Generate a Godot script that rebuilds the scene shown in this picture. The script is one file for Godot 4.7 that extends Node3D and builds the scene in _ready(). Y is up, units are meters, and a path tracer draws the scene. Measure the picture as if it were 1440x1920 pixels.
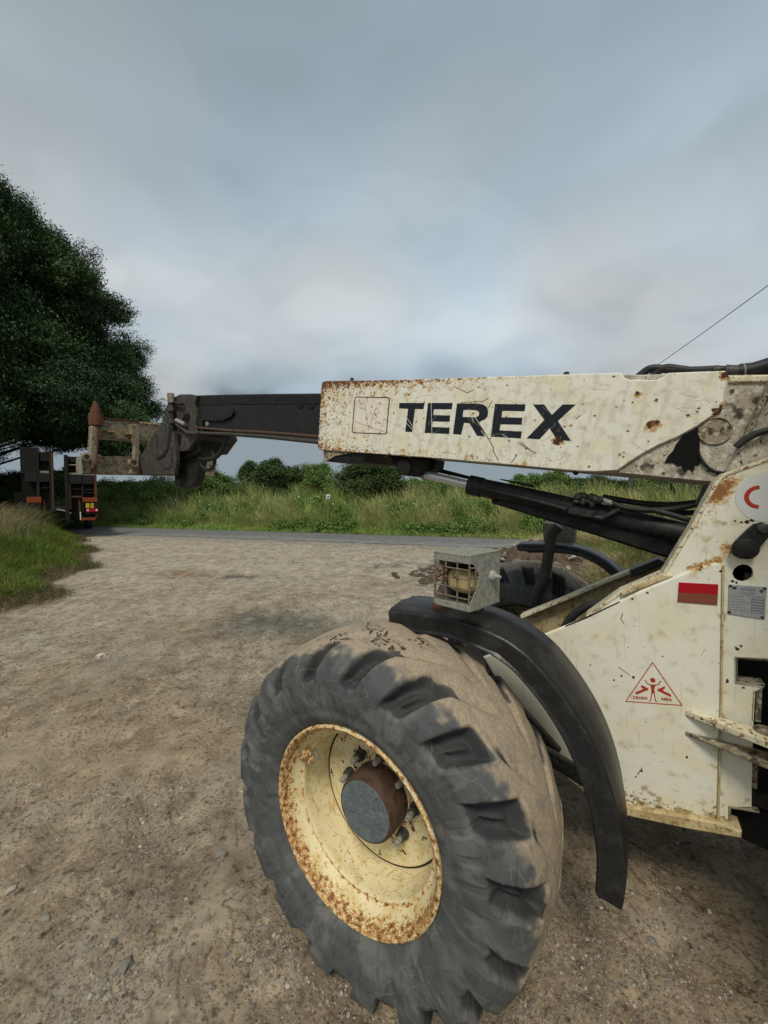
extends Node3D

# ---------------------------------------------------------------- frame of reference
# World: the camera stands over the origin and looks along -Z. The telehandler stands in a frame of its own,
# turned by YAW; F is its forward direction, N its left side (towards the viewer).
const FOCAL := 750.0          # of a 1440 x 1920 picture
const PITCH := 2.5            # degrees, looking down
const CAM_H := 1.64
const YAW := 31.0
const STEER := 2.5
const AXLE_A := 0.742         # along F from the camera to the front axle
const MID_D := 2.12           # lateral distance from the camera to the machine's middle
const NEAR_D := 1.019         # ... to the near front wheel's rim plane
var cam_pos := Vector3(0, CAM_H, 0)
var F := Vector3(-cos(deg_to_rad(YAW)), 0, -sin(deg_to_rad(YAW)))
var N := Vector3(-sin(deg_to_rad(YAW)), 0, cos(deg_to_rad(YAW)))
var mats := {}
var rng := RandomNumberGenerator.new()


func ray(px: float, py: float) -> Vector3:
	var a := (px - 720.0) / FOCAL
	var b := -(py - 960.0) / FOCAL
	var c := cos(deg_to_rad(PITCH))
	var s := sin(deg_to_rad(PITCH))
	return Vector3(a, b * c - s, -(b * s + c))

func to_vehicle(p: Vector3) -> Vector3:
	var q := p - (F * AXLE_A - N * MID_D)
	return Vector3(-q.dot(F), p.y, q.dot(N))

# a point of the machine at lateral distance d, in the machine's own frame
func V(px: float, py: float, d: float) -> Vector3:
	var r := ray(px, py)
	return to_vehicle(cam_pos + r * (d / -(r.dot(N))))

# ... at a distance a along the machine
func A(px: float, py: float, a: float) -> Vector3:
	var r := ray(px, py)
	return to_vehicle(cam_pos + r * (a / r.dot(F)))

# ... at a height y
func Y(px: float, py: float, y: float) -> Vector3:
	var r := ray(px, py)
	return to_vehicle(cam_pos + r * ((y - CAM_H) / r.y))

# a world point at depth z in front of the camera
func W(px: float, py: float, z: float) -> Vector3:
	var r := ray(px, py)
	return cam_pos + r * (z / -r.z)

func Vs(list: Array, d: float) -> PackedVector2Array:
	var out := PackedVector2Array()
	for i in range(0, list.size(), 2):
		var p := V(list[i], list[i + 1], d)
		out.append(Vector2(p.x, p.y))
	return out

func V3s(list: Array, d: float) -> PackedVector3Array:
	var out := PackedVector3Array()
	for i in range(0, list.size(), 2):
		out.append(V(list[i], list[i + 1], d))
	return out


# ---------------------------------------------------------------- meshes
class M:
	var v := PackedVector3Array()
	var n := PackedVector3Array()
	var uv := PackedVector2Array()
	var c := PackedColorArray()
	var ix := PackedInt32Array()
	var col := Color.WHITE
	var uvf = null

	func put(p: Vector3, nn: Vector3, u: Vector2) -> int:
		v.append(p); n.append(nn); uv.append(u); c.append(col)
		return v.size() - 1

	func u_of(p: Vector3) -> Vector2:
		return uvf.call(p) if uvf != null else Vector2(p.x, -p.y)

	func face(a: int, b: int, d: int) -> void:     # wound so that it faces along its normals
		var g := (v[b] - v[a]).cross(v[d] - v[a])
		if g.dot(n[a] + n[b] + n[d]) > 0:
			ix.append(a); ix.append(d); ix.append(b)
		else:
			ix.append(a); ix.append(b); ix.append(d)

	func tri(a: Vector3, b: Vector3, d: Vector3, hint: Vector3) -> void:
		var g := (b - a).cross(d - a).normalized()
		if g.dot(hint) < 0: g = -g
		var i := put(a, g, u_of(a))
		put(b, g, u_of(b)); put(d, g, u_of(d))
		face(i, i + 1, i + 2)

	func quad(a: Vector3, b: Vector3, d: Vector3, e: Vector3, hint: Vector3) -> void:
		var g := (d - a).cross(e - b).normalized()
		if g.dot(hint) < 0: g = -g
		var i := put(a, g, u_of(a))
		put(b, g, u_of(b)); put(d, g, u_of(d)); put(e, g, u_of(e))
		face(i, i + 1, i + 2); face(i, i + 2, i + 3)

	func box(center: Vector3, size: Vector3, basis := Basis(), bev := 0.004) -> void:
		var h := size * 0.5
		bev = minf(bev, minf(h.x, minf(h.y, h.z)) * 0.6)
		var P := func(s: Vector3, k: int) -> Vector3:
			var q := Vector3(h.x - bev, h.y - bev, h.z - bev)
			q[k] = h[k]
			return center + basis * (q * s)
		for k in 3:
			var i := (k + 1) % 3
			var j := (k + 2) % 3
			for sg in [-1.0, 1.0]:
				var pts := []
				for ab in [[-1.0, -1.0], [1.0, -1.0], [1.0, 1.0], [-1.0, 1.0]]:
					var s := Vector3.ZERO
					s[k] = sg; s[i] = ab[0]; s[j] = ab[1]
					pts.append(P.call(s, k))
				var hint := Vector3.ZERO
				hint[k] = sg
				quad(pts[0], pts[1], pts[2], pts[3], basis * hint)
			for si in [-1.0, 1.0]:                        # the edges along axis k
				for sj in [-1.0, 1.0]:
					var s0 := Vector3.ZERO
					s0[i] = si; s0[j] = sj; s0[k] = -1.0
					var s1 := s0
					s1[k] = 1.0
					var hint := s0
					hint[k] = 0.0
					quad(P.call(s0, i), P.call(s0, j), P.call(s1, j), P.call(s1, i), basis * hint)
		for sx in [-1.0, 1.0]:
			for sy in [-1.0, 1.0]:
				for sz in [-1.0, 1.0]:
					var s := Vector3(sx, sy, sz)
					tri(P.call(s, 0), P.call(s, 1), P.call(s, 2), basis * s)

	# polygon in the plane x, y drawn out along z from z0 (back) to z1 (front)
	func prism(poly: PackedVector2Array, z0: float, z1: float, bev := 0.003) -> void:
		var m := poly.size()
		var area := 0.0
		for i in m:
			area += poly[i].cross(poly[(i + 1) % m])
		var p := poly.duplicate()
		if area < 0: p.reverse()
		var q := PackedVector2Array()
		for i in m:
			var e0 := (p[i] - p[(i + m - 1) % m]).normalized()
			var e1 := (p[(i + 1) % m] - p[i]).normalized()
			var n0 := Vector2(-e0.y, e0.x)
			var n1 := Vector2(-e1.y, e1.x)
			var mid := (n0 + n1)
			var k := mid.length_squared()
			q.append(p[i] + (mid * (2.0 * bev / k) if k > 0.6 else mid * bev))
		var t := Geometry2D.triangulate_polygon(q)
		for side in [1.0, -1.0]:
			var z := z1 if side > 0 else z0
			for i in range(0, t.size(), 3):
				tri(Vector3(q[t[i]].x, q[t[i]].y, z), Vector3(q[t[i + 1]].x, q[t[i + 1]].y, z), Vector3(q[t[i + 2]].x, q[t[i + 2]].y, z), Vector3(0, 0, side))
		for i in m:
			var j := (i + 1) % m
			var e := p[j] - p[i]
			var out := Vector3(e.y, -e.x, 0)
			var a := Vector3(p[i].x, p[i].y, 0)
			var b := Vector3(p[j].x, p[j].y, 0)
			var zf := Vector3(0, 0, z1 - bev)
			var zb := Vector3(0, 0, z0 + bev)
			quad(a + zf, b + zf, b + zb, a + zb, out)
			if bev > 0:
				var ai := Vector3(q[i].x, q[i].y, 0)
				var bi := Vector3(q[j].x, q[j].y, 0)
				quad(a + zf, b + zf, bi + Vector3(0, 0, z1), ai + Vector3(0, 0, z1), out.normalized() + Vector3(0, 0, 1))
				quad(a + zb, b + zb, bi + Vector3(0, 0, z0), ai + Vector3(0, 0, z0), out.normalized() - Vector3(0, 0, 1))

	func tube(pts: PackedVector3Array, rad: float, sides := 10, rad2 := -1.0) -> void:
		if rad2 < 0: rad2 = rad
		var m := pts.size()
		var up := Vector3(0.13, 1, 0.21).normalized()
		var first := v.size()
		var len := 0.0
		for i in m:
			var t := (pts[mini(i + 1, m - 1)] - pts[maxi(i - 1, 0)]).normalized()
			up = (up - t * up.dot(t))
			if up.length() < 0.05: up = Vector3(1, 0, 0.3) - t * Vector3(1, 0, 0.3).dot(t)
			up = up.normalized()
			var w := t.cross(up)
			if i: len += pts[i].distance_to(pts[i - 1])
			var r := lerpf(rad, rad2, float(i) / maxf(1, m - 1))
			for k in sides + 1:
				var a := TAU * k / sides
				var o := up * cos(a) + w * sin(a)
				put(pts[i] + o * r, o, Vector2(a * r, len))
		for i in m - 1:
			for k in sides:
				var a := first + i * (sides + 1) + k
				face(a, a + 1, a + sides + 2)
				face(a, a + sides + 2, a + sides + 1)
		for e in [0, m - 1]:
			var t := (pts[1] - pts[0]) * -1.0 if e == 0 else pts[m - 1] - pts[m - 2]
			t = t.normalized()
			var ci := put(pts[e], t, Vector2.ZERO)
			var ring := []
			for k in sides:
				ring.append(put(v[first + e * (sides + 1) + k], t, Vector2.ZERO))
			for k in sides:
				face(ci, ring[k], ring[(k + 1) % sides])

	# profile points (radius, height along the z axis of xf)
	func lathe(prof: PackedVector2Array, segs: int, xf := Transform3D()) -> void:
		var m := prof.size()
		var total := 0.0
		for i in range(1, m): total += prof[i].distance_to(prof[i - 1])
		var at := 0.0
		for i in m - 1:
			var a := prof[i]
			var b := prof[i + 1]
			var e := b - a
			if e.length() < 1e-6: continue
			var g := Vector2(e.y, -e.x).normalized()
			var ga := g
			var gb := g
			if i > 0:
				var e0 := (a - prof[i - 1])
				var g0 := Vector2(e0.y, -e0.x).normalized()
				if e0.length() > 1e-6 and g0.dot(g) > 0.7: ga = (g + g0).normalized()
			if i < m - 2:
				var e2 := (prof[i + 2] - b)
				var g2 := Vector2(e2.y, -e2.x).normalized()
				if e2.length() > 1e-6 and g2.dot(g) > 0.7: gb = (g + g2).normalized()
			var first := v.size()
			var nxt := at + e.length()
			for k in segs + 1:
				var f := TAU * k / segs
				var cs := cos(f)
				var sn := sin(f)
				put(xf * Vector3(a.x * cs, a.x * sn, a.y), xf.basis * Vector3(ga.x * cs, ga.x * sn, ga.y), Vector2(float(k) / segs, at / total))
				put(xf * Vector3(b.x * cs, b.x * sn, b.y), xf.basis * Vector3(gb.x * cs, gb.x * sn, gb.y), Vector2(float(k) / segs, nxt / total))
			for k in segs:
				var q := first + k * 2
				face(q, q + 1, q + 3)
				face(q, q + 3, q + 2)
			at = nxt

	# a smooth sheet over rows x columns of points
	func sheet(p: PackedVector3Array, rows: int, cols: int, uvs: PackedVector2Array, colors := PackedColorArray(), outward := Vector3.ZERO, wrap := false) -> void:
		var first := v.size()
		for i in rows:
			for j in cols:
				var jm := j - 1
				var jp := j + 1
				if wrap:
					if jm < 0: jm = cols - 2
					if jp >= cols: jp = 1
				else:
					jm = maxi(jm, 0)
					jp = mini(jp, cols - 1)
				var du := p[i * cols + jp] - p[i * cols + jm]
				var dv := p[mini(i + 1, rows - 1) * cols + j] - p[maxi(i - 1, 0) * cols + j]
				var g := dv.cross(du).normalized()
				v.append(p[i * cols + j]); n.append(g); uv.append(uvs[i * cols + j])
				c.append(colors[i * cols + j] if colors.size() else col)
		if outward != Vector3.ZERO:
			var s := 0.0
			for i in range(first, v.size()): s += n[i].dot(outward)
			if s < 0:
				for i in range(first, v.size()): n[i] = -n[i]
		for i in rows - 1:
			for j in cols - 1:
				var a := first + i * cols + j
				face(a, a + 1, a + cols + 1)
				face(a, a + cols + 1, a + cols)

	func mesh() -> ArrayMesh:
		var arr := []
		arr.resize(Mesh.ARRAY_MAX)
		arr[Mesh.ARRAY_VERTEX] = v
		arr[Mesh.ARRAY_NORMAL] = n
		arr[Mesh.ARRAY_TEX_UV] = uv
		arr[Mesh.ARRAY_COLOR] = c
		arr[Mesh.ARRAY_INDEX] = ix
		var am := ArrayMesh.new()
		am.add_surface_from_arrays(Mesh.PRIMITIVE_TRIANGLES, arr)
		return am


func obj(called: String, m: M, mat: Material, parent: Node) -> MeshInstance3D:
	var o := MeshInstance3D.new()
	o.name = called
	o.mesh = m.mesh()
	o.material_override = mat
	parent.add_child(o, true)
	return o

func base(called: String, at := Vector3.ZERO, parent: Node = self) -> Node3D:
	var o := Node3D.new()
	o.name = called
	o.position = at
	parent.add_child(o, true)
	return o

func tag(o: Node, label: String, category := "", group := "", kind := "") -> Node:
	if label: o.set_meta("label", label)
	if category: o.set_meta("category", category)
	if group: o.set_meta("group", group)
	if kind: o.set_meta("kind", kind)
	return o

func many(called: String, mesh: Mesh, mat: Material, xf: Array[Transform3D], cols: PackedColorArray, parent: Node) -> MultiMeshInstance3D:
	var mm := MultiMesh.new()
	mm.transform_format = MultiMesh.TRANSFORM_3D
	mm.use_colors = true
	mm.mesh = mesh
	mm.instance_count = xf.size()
	var buf := PackedFloat32Array()
	buf.resize(xf.size() * 16)
	for i in xf.size():
		var t := xf[i]
		var k := i * 16
		var b := t.basis
		buf[k] = b.x.x; buf[k + 1] = b.y.x; buf[k + 2] = b.z.x; buf[k + 3] = t.origin.x
		buf[k + 4] = b.x.y; buf[k + 5] = b.y.y; buf[k + 6] = b.z.y; buf[k + 7] = t.origin.y
		buf[k + 8] = b.x.z; buf[k + 9] = b.y.z; buf[k + 10] = b.z.z; buf[k + 11] = t.origin.z
		var q := cols[i]
		buf[k + 12] = q.r; buf[k + 13] = q.g; buf[k + 14] = q.b; buf[k + 15] = 1.0
	mm.buffer = buf
	var o := MultiMeshInstance3D.new()
	o.name = called
	o.multimesh = mm
	o.material_override = mat
	parent.add_child(o, true)
	return o


# ---------------------------------------------------------------- computed textures
func noise(freq: float, seed_: int, type := FastNoiseLite.TYPE_SIMPLEX_SMOOTH, oct := 4) -> FastNoiseLite:
	var f := FastNoiseLite.new()
	f.noise_type = type
	f.frequency = freq
	f.seed = seed_
	if type == FastNoiseLite.TYPE_CELLULAR:
		f.fractal_type = FastNoiseLite.FRACTAL_NONE
		f.cellular_return_type = FastNoiseLite.RETURN_DISTANCE
	else:
		f.fractal_octaves = oct
	return f

func nbytes(w: int, h: int, f: FastNoiseLite, seamless := false, sx := 1, sy := 1) -> PackedByteArray:
	var im: Image
	if seamless:
		im = f.get_seamless_image(w / sx, h / sy, false, false, 0.2, true)
	else:
		im = f.get_image(w / sx, h / sy, false, false, true)
	im.convert(Image.FORMAT_L8)
	if sx > 1 or sy > 1: im.resize(w, h, Image.INTERPOLATE_CUBIC)
	return im.get_data()

func canvas(w: int, h: int, c: Color) -> Image:
	var im := Image.create_empty(w, h, false, Image.FORMAT_RGBA8)
	im.fill(c)
	return im

func rgb(r: float, g: float, b: float) -> Color:
	return Color(r / 255.0, g / 255.0, b / 255.0)

# lays a colour over the picture where the noise (plus a bias around 128) lies above lo
func lay(im: Image, c: Color, a: PackedByteArray, lo: float, hi: float, most: float, bias := PackedByteArray(), weight := 1.0) -> void:
	var lut := PackedByteArray()
	lut.resize(256)
	for i in 256:
		lut[i] = int(255.0 * most * smoothstep(lo, hi, float(i)))
	var over := Image.create_empty(im.get_width(), im.get_height(), false, Image.FORMAT_RGBA8)
	over.fill(Color(c.r, c.g, c.b, 0))
	var d := over.get_data()
	if bias.size():
		for i in a.size():
			var k := lut[clampi(int(a[i] + (bias[i] - 128) * weight), 0, 255)]
			if k: d[i * 4 + 3] = k
	else:
		for i in a.size():
			var k := lut[a[i]]
			if k: d[i * 4 + 3] = k
	over = Image.create_from_data(im.get_width(), im.get_height(), false, Image.FORMAT_RGBA8, d)
	im.blend_rect(over, Rect2i(0, 0, im.get_width(), im.get_height()), Vector2i.ZERO)

# a bias picture from a function of (u, v), computed small and enlarged
func biasmap(w: int, h: int, small_w: int, small_h: int, f: Callable) -> PackedByteArray:
	var d := PackedByteArray()
	d.resize(small_w * small_h)
	for y in small_h:
		for x in small_w:
			d[y * small_w + x] = clampi(int(128.0 + 127.0 * f.call((x + 0.5) / small_w, (y + 0.5) / small_h)), 0, 255)
	var im := Image.create_from_data(small_w, small_h, false, Image.FORMAT_L8, d)
	im.resize(w, h, Image.INTERPOLATE_BILINEAR)
	return im.get_data()

func dab(im: Image, x: int, y: int, c: Color, a: float) -> void:
	if x < 0 or y < 0 or x >= im.get_width() or y >= im.get_height(): return
	im.set_pixel(x, y, im.get_pixel(x, y).lerp(c, a))

func fill_poly(im: Image, p: PackedVector2Array, c: Color, a := 1.0, hole := PackedVector2Array()) -> void:
	var r := Rect2(p[0], Vector2.ZERO)
	for q in p: r = r.expand(q)
	for y in range(maxi(0, int(r.position.y)), mini(im.get_height(), int(r.end.y) + 2)):
		for x in range(maxi(0, int(r.position.x)), mini(im.get_width(), int(r.end.x) + 2)):
			var k := 0.0
			for s in [Vector2(0.25, 0.25), Vector2(0.75, 0.25), Vector2(0.25, 0.75), Vector2(0.75, 0.75)]:
				var q: Vector2 = Vector2(x, y) + s
				if Geometry2D.is_point_in_polygon(q, p) and not (hole.size() and Geometry2D.is_point_in_polygon(q, hole)): k += 0.25
			if k > 0: dab(im, x, y, c, a * k)

func stroke(im: Image, p: PackedVector2Array, rad: float, c: Color, a := 1.0) -> void:
	for i in p.size() - 1:
		var r := Rect2(p[i], Vector2.ZERO).expand(p[i + 1]).grow(rad + 1)
		for y in range(maxi(0, int(r.position.y)), mini(im.get_height(), int(r.end.y) + 1)):
			for x in range(maxi(0, int(r.position.x)), mini(im.get_width(), int(r.end.x) + 1)):
				var q := Vector2(x + 0.5, y + 0.5)
				var dd := q.distance_to(Geometry2D.get_closest_point_to_segment(q, p[i], p[i + 1]))
				var k := clampf(rad + 0.5 - dd, 0, 1)
				if k > 0: dab(im, x, y, c, a * k)

func crack(im: Image, at: Vector2, dir: float, steps: int, step: float, bend: float, rad: float, c: Color, a: float) -> void:
	var p := PackedVector2Array([at])
	for i in steps:
		dir += rng.randf_range(-bend, bend)
		at += Vector2(cos(dir), sin(dir)) * step
		p.append(at)
	stroke(im, p, rad, c, a)

func blot(im: Image, at: Vector2, r: float, c: Color, a: float) -> void:
	var p := PackedVector2Array()
	var m := 9 + int(r * 0.4)
	for i in m:
		var t := TAU * i / m
		p.append(at + Vector2(cos(t), sin(t)) * r * rng.randf_range(0.45, 1.25))
	fill_poly(im, p, c, a)

func tex(im: Image) -> ImageTexture:
	return ImageTexture.create_from_image(im)

# a repeating tile: layers of [colour, most, frequency, lo, hi, kind]
func tile(side: int, ground: Color, layers: Array, seed_: int) -> Image:
	var im := canvas(side, side, ground)
	for k in layers.size():
		var l: Array = layers[k]
		var type: int = l[5] if l.size() > 5 else FastNoiseLite.TYPE_SIMPLEX_SMOOTH
		lay(im, l[0], nbytes(side, side, noise(l[2], seed_ + k * 17, type), true), l[3], l[4], l[1])
	return im

func surface(called: String, c: Color, rough := 0.7, metal := 0.0) -> StandardMaterial3D:
	var m := StandardMaterial3D.new()
	m.resource_name = called
	m.albedo_color = c
	m.roughness = rough
	m.metallic = metal
	m.metallic_specular = 0.4
	mats[called] = m
	return m

func textured(called: String, im: Image, rough := 0.7, scale := 0.0, bump: Texture2D = null, bump_cm := 0.3) -> StandardMaterial3D:
	var m := surface(called, Color.WHITE, rough)
	m.albedo_texture = tex(im)
	if scale > 0:
		m.uv1_triplanar = true
		m.uv1_scale = Vector3.ONE * scale
		m.uv1_triplanar_sharpness = 4.0
	if bump:
		m.heightmap_enabled = true
		m.heightmap_texture = bump
		m.heightmap_scale = bump_cm
	return m


func _ready() -> void:
	rng.seed = 41
	# ------------------------------------------------ camera, sky, sun, exposure
	var cam := Camera3D.new()
	cam.name = "camera"
	cam.position = cam_pos
	cam.rotation_degrees = Vector3(-PITCH, 0, 0)
	cam.fov = rad_to_deg(2.0 * atan(960.0 / FOCAL))
	cam.near = 0.05
	cam.far = 2500.0
	add_child(cam)
	cam.make_current()
	var e := Environment.new()
	e.background_mode = Environment.BG_SKY
	e.sky = Sky.new()
	var pano := PanoramaSkyMaterial.new()
	pano.panorama = ImageTexture.create_from_image(overcast())
	e.sky.sky_material = pano
	e.background_energy_multiplier = 1.0
	e.tonemap_mode = Environment.TONE_MAPPER_LINEAR
	e.tonemap_exposure = 1.45
	e.sdfgi_enabled = true
	e.ssao_enabled = true
	e.ssil_enabled = true
	var we := WorldEnvironment.new()
	we.name = "environment"
	we.environment = e
	add_child(we)
	var sun := DirectionalLight3D.new()
	sun.name = "sun_behind_cloud"
	sun.light_energy = 0.5
	sun.light_angular_distance = 16.0
	sun.light_color = Color(1.0, 0.965, 0.9)
	sun.shadow_enabled = true
	sun.look_at_from_position(Vector3.ZERO, Vector3(0.12, -0.80, -0.58), Vector3.UP)
	add_child(sun)

	make_materials()
	make_ground()
	make_background()
	make_trailer()
	make_telehandler()
	make_litter()


# ---------------------------------------------------------------- sky: layered cloud, darker in a band low down, thinner above it
func overcast() -> Image:
	var w := 1024
	var h := 512
	var im := Image.create_empty(w, h, false, Image.FORMAT_RGBAF)
	var big := noise(0.9, 5, FastNoiseLite.TYPE_SIMPLEX_SMOOTH, 3)
	var mid := noise(1.3, 9, FastNoiseLite.TYPE_SIMPLEX_SMOOTH, 3)
	var fine := noise(3.4, 13, FastNoiseLite.TYPE_SIMPLEX_SMOOTH, 5)
	var hue := noise(1.3, 23, FastNoiseLite.TYPE_SIMPLEX_SMOOTH, 2)
	var curve := [[-90.0, 0.25], [0.0, 0.26], [1.5, 0.2], [5.0, 0.17], [8.0, 0.22], [12.0, 0.37], [18.0, 0.44], [25.0, 0.465], [34.0, 0.385], [48.0, 0.295], [65.0, 0.29], [90.0, 0.29]]
	for j in h:
		var el := (0.5 - (j + 0.5) / h) * PI
		var deg := rad_to_deg(el)
		var cl := cos(el)
		var sl := sin(el)
		for i in w:
			var az := ((i + 0.5) / w - 0.5) * TAU
			var d := Vector3(sin(az) * cl, sl, -cos(az) * cl)
			# clouds lie in a sheet: stretch the noise near the horizon
			var q := Vector3(d.x, 0.0, d.z) / (absf(sl) * 0.9 + 0.28) + Vector3(0, sl * 1.2, 0)
			var a := big.get_noise_3dv(q + Vector3(3.1, 0, 1.7))
			var b := mid.get_noise_3dv(q * 1.15 + Vector3(0, 4.0, 0.6) + Vector3(a, a, a) * 0.5)
			var t := deg + a * 5.0 + b * 3.0
			var lum := 0.42
			var fb := fine.get_noise_3dv(q * Vector3(1.0, 1.0, 1.0) + Vector3(b, 0, a) * 0.6)
			for k in curve.size() - 1:
				if t >= curve[k][0] and t < curve[k + 1][0]:
					lum = lerpf(curve[k][1], curve[k + 1][1], smoothstep(curve[k][0], curve[k + 1][0], t))
			lum *= (1.0 + 0.17 * b + 0.22 * a + 0.045 * fb) * (0.87 + 0.25 * exp(-pow((az + 0.1) / 0.7, 2)))
			var cool := clampf(0.5 + 0.9 * hue.get_noise_3dv(q * 0.9) - (lum - 0.36) * 3.0, 0, 1)
			var c := Vector3(0.945, 1.015, 1.055).lerp(Vector3(0.825, 1.01, 1.16), cool)
			im.set_pixel(i, j, Color(lum * c.x, lum * c.y, lum * c.z, 1))
	return im


# ---------------------------------------------------------------- materials used in many places
func make_materials() -> void:
	var S := FastNoiseLite.TYPE_SIMPLEX_SMOOTH
	var C := FastNoiseLite.TYPE_CELLULAR
	var grain := tile(512, rgb(128, 128, 128), [[rgb(70, 70, 70), 0.8, 0.03, 120, 220, S], [rgb(200, 200, 200), 0.8, 0.09, 130, 230, S], [rgb(40, 40, 40), 0.7, 0.2, 150, 220, S]], 301)
	var bump := tex(grain)
	mats.bump = bump
	# cream paint of the smaller pieces
	textured("cream", tile(512, rgb(222, 214, 184), [[rgb(196, 186, 150), 0.6, 0.012, 110, 200, S], [rgb(120, 108, 84), 0.5, 0.02, 150, 230, S], [rgb(120, 66, 26), 0.8, 0.03, 176, 205, S], [rgb(52, 34, 24), 0.95, 0.045, 192, 205, S]], 11), 0.55, 2.2, bump, 0.05)
	textured("old_cream", tile(512, rgb(150, 142, 120), [[rgb(92, 84, 68), 0.8, 0.012, 100, 190, S], [rgb(196, 188, 166), 0.8, 0.03, 150, 190, S], [rgb(38, 34, 30), 0.8, 0.02, 165, 200, S], [rgb(122, 70, 34), 0.7, 0.05, 180, 205, S]], 21), 0.7, 2.4, bump, 0.12)
	# black paint of boom head, cylinders and inner boom
	textured("black_paint", tile(512, rgb(40, 40, 41), [[rgb(60, 58, 55), 0.7, 0.012, 110, 200, S], [rgb(26, 26, 27), 0.7, 0.03, 130, 200, S], [rgb(92, 78, 62), 0.5, 0.06, 175, 215, S], [rgb(22, 18, 16), 0.9, 0.05, 190, 205, S]], 31), 0.5, 2.5, bump, 0.08)
	textured("boom_black", tile(512, rgb(31, 30, 31), [[rgb(43, 40, 38), 0.6, 0.008, 110, 200, S], [rgb(24, 24, 26), 0.6, 0.03, 140, 210, S], [rgb(92, 74, 60), 0.35, 0.07, 180, 220, S]], 35), 0.55, 1.6, bump, 0.06)
	textured("greasy_black", tile(256, rgb(24, 23, 22), [[rgb(52, 47, 40), 0.7, 0.02, 130, 220, S], [rgb(10, 10, 10), 0.7, 0.05, 140, 210, S]], 41), 0.6, 3.0, bump, 0.1)
	textured("dark_metal", tile(256, rgb(66, 65, 62), [[rgb(96, 88, 74), 0.7, 0.03, 130, 210, S], [rgb(36, 33, 30), 0.7, 0.05, 140, 200, S]], 45), 0.5, 4.0, bump, 0.08)
	textured("rubber", tile(512, rgb(36, 36, 37), [[rgb(62, 61, 58), 0.6, 0.01, 120, 210, S], [rgb(31, 31, 32), 0.6, 0.02, 130, 200, S], [rgb(96, 92, 84), 0.45, 0.08, 190, 225, S]], 51), 0.34, 2.0, bump, 0.1)
	textured("hose", tile(256, rgb(38, 38, 38), [[rgb(74, 70, 64), 0.6, 0.03, 140, 220, S]], 55), 0.55, 4.0)
	textured("rusty_steel", tile(512, rgb(146, 140, 120), [[rgb(108, 102, 86), 0.7, 0.012, 110, 200, S], [rgb(128, 84, 48), 0.75, 0.014, 150, 205, S], [rgb(96, 52, 28), 0.8, 0.03, 170, 210, S], [rgb(50, 42, 34), 0.8, 0.06, 170, 215, S]], 61), 0.75, 2.0, bump, 0.15)
	textured("rust", tile(512, rgb(98, 62, 44), [[rgb(74, 46, 34), 0.8, 0.02, 110, 200, S], [rgb(150, 92, 52), 0.7, 0.05, 150, 215, S], [rgb(58, 38, 30), 0.7, 0.09, 160, 210, S]], 71), 0.85, 3.0, bump, 0.2)
	textured("hub_rust", tile(256, rgb(84, 66, 55), [[rgb(60, 46, 38), 0.8, 0.02, 110, 200, S], [rgb(112, 80, 60), 0.6, 0.05, 150, 215, S]], 75), 0.7, 5.0, bump, 0.12)
	textured("lamp_grey", tile(512, rgb(140, 144, 138), [[rgb(112, 118, 114), 0.7, 0.012, 110, 190, S], [rgb(168, 160, 132), 0.7, 0.02, 130, 200, S], [rgb(126, 94, 60), 0.6, 0.03, 160, 205, S], [rgb(84, 74, 60), 0.55, 0.09, 168, 205, S]], 81), 0.8, 4.5, bump, 0.1)
	textured("lamp_bar", tile(256, rgb(128, 122, 108), [[rgb(112, 74, 44), 0.8, 0.03, 110, 180, S], [rgb(78, 54, 38), 0.8, 0.08, 150, 200, S]], 85), 0.8, 8.0)
	textured("dirty_cream", tile(512, rgb(200, 184, 142), [[rgb(170, 146, 98), 0.7, 0.012, 100, 200, S], [rgb(122, 96, 62), 0.6, 0.03, 150, 215, S], [rgb(72, 52, 36), 0.7, 0.06, 185, 210, S]], 15), 0.6, 2.2, bump, 0.05)
	textured("dusty_black", tile(512, rgb(66, 63, 59), [[rgb(88, 83, 74), 0.7, 0.012, 110, 200, S], [rgb(44, 43, 41), 0.5, 0.02, 135, 205, S], [rgb(104, 88, 68), 0.5, 0.05, 170, 215, S]], 37), 0.7, 2.0, bump, 0.1)
	surface("lens", rgb(206, 186, 132), 0.25)
	mats.lens.clearcoat_enabled = true
	surface("chrome", rgb(222, 224, 226), 0.3, 0.55)
	textured("nut", tile(256, rgb(150, 148, 140), [[rgb(120, 114, 100), 0.6, 0.04, 130, 200, S]], 91), 0.55, 8.0)
	mats.nut.metallic = 0.1
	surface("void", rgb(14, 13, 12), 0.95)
	surface("white_plastic", rgb(214, 212, 204), 0.5)
	surface("grey_plastic", rgb(158, 158, 150), 0.6)
	surface("asphalt_side", rgb(92, 92, 92), 0.9)
	# leaves and blades take their colours from the copies
	for q in [["leaf", Color(0.16, 0.26, 0.05), 0.55], ["blade", Color(0.3, 0.36, 0.1), 0.7], ["stone", Color.BLACK, 0.92], ["bark", Color.BLACK, 0.95]]:
		var m: StandardMaterial3D = surface(q[0], Color.WHITE, q[2])
		m.vertex_color_use_as_albedo = true
		m.cull_mode = BaseMaterial3D.CULL_DISABLED
		if q[1] != Color.BLACK:
			m.backlight_enabled = true
			m.backlight = q[1]
	mats.bark.albedo_texture = tex(tile(256, rgb(200, 200, 200), [[rgb(90, 90, 90), 0.8, 0.04, 120, 200, S]], 99))
	mats.bark.uv1_triplanar = true


# ---------------------------------------------------------------- ground
# distance beyond the near / far edge of the lane (metres, negative on this side)
func past_near(x: float, z: float) -> float:
	return (-z - (13.25 - 0.285 * x)) * 0.961

func past_far(x: float, z: float) -> float:
	return (-z - (16.1 - 0.3 * x)) * 0.958

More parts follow.
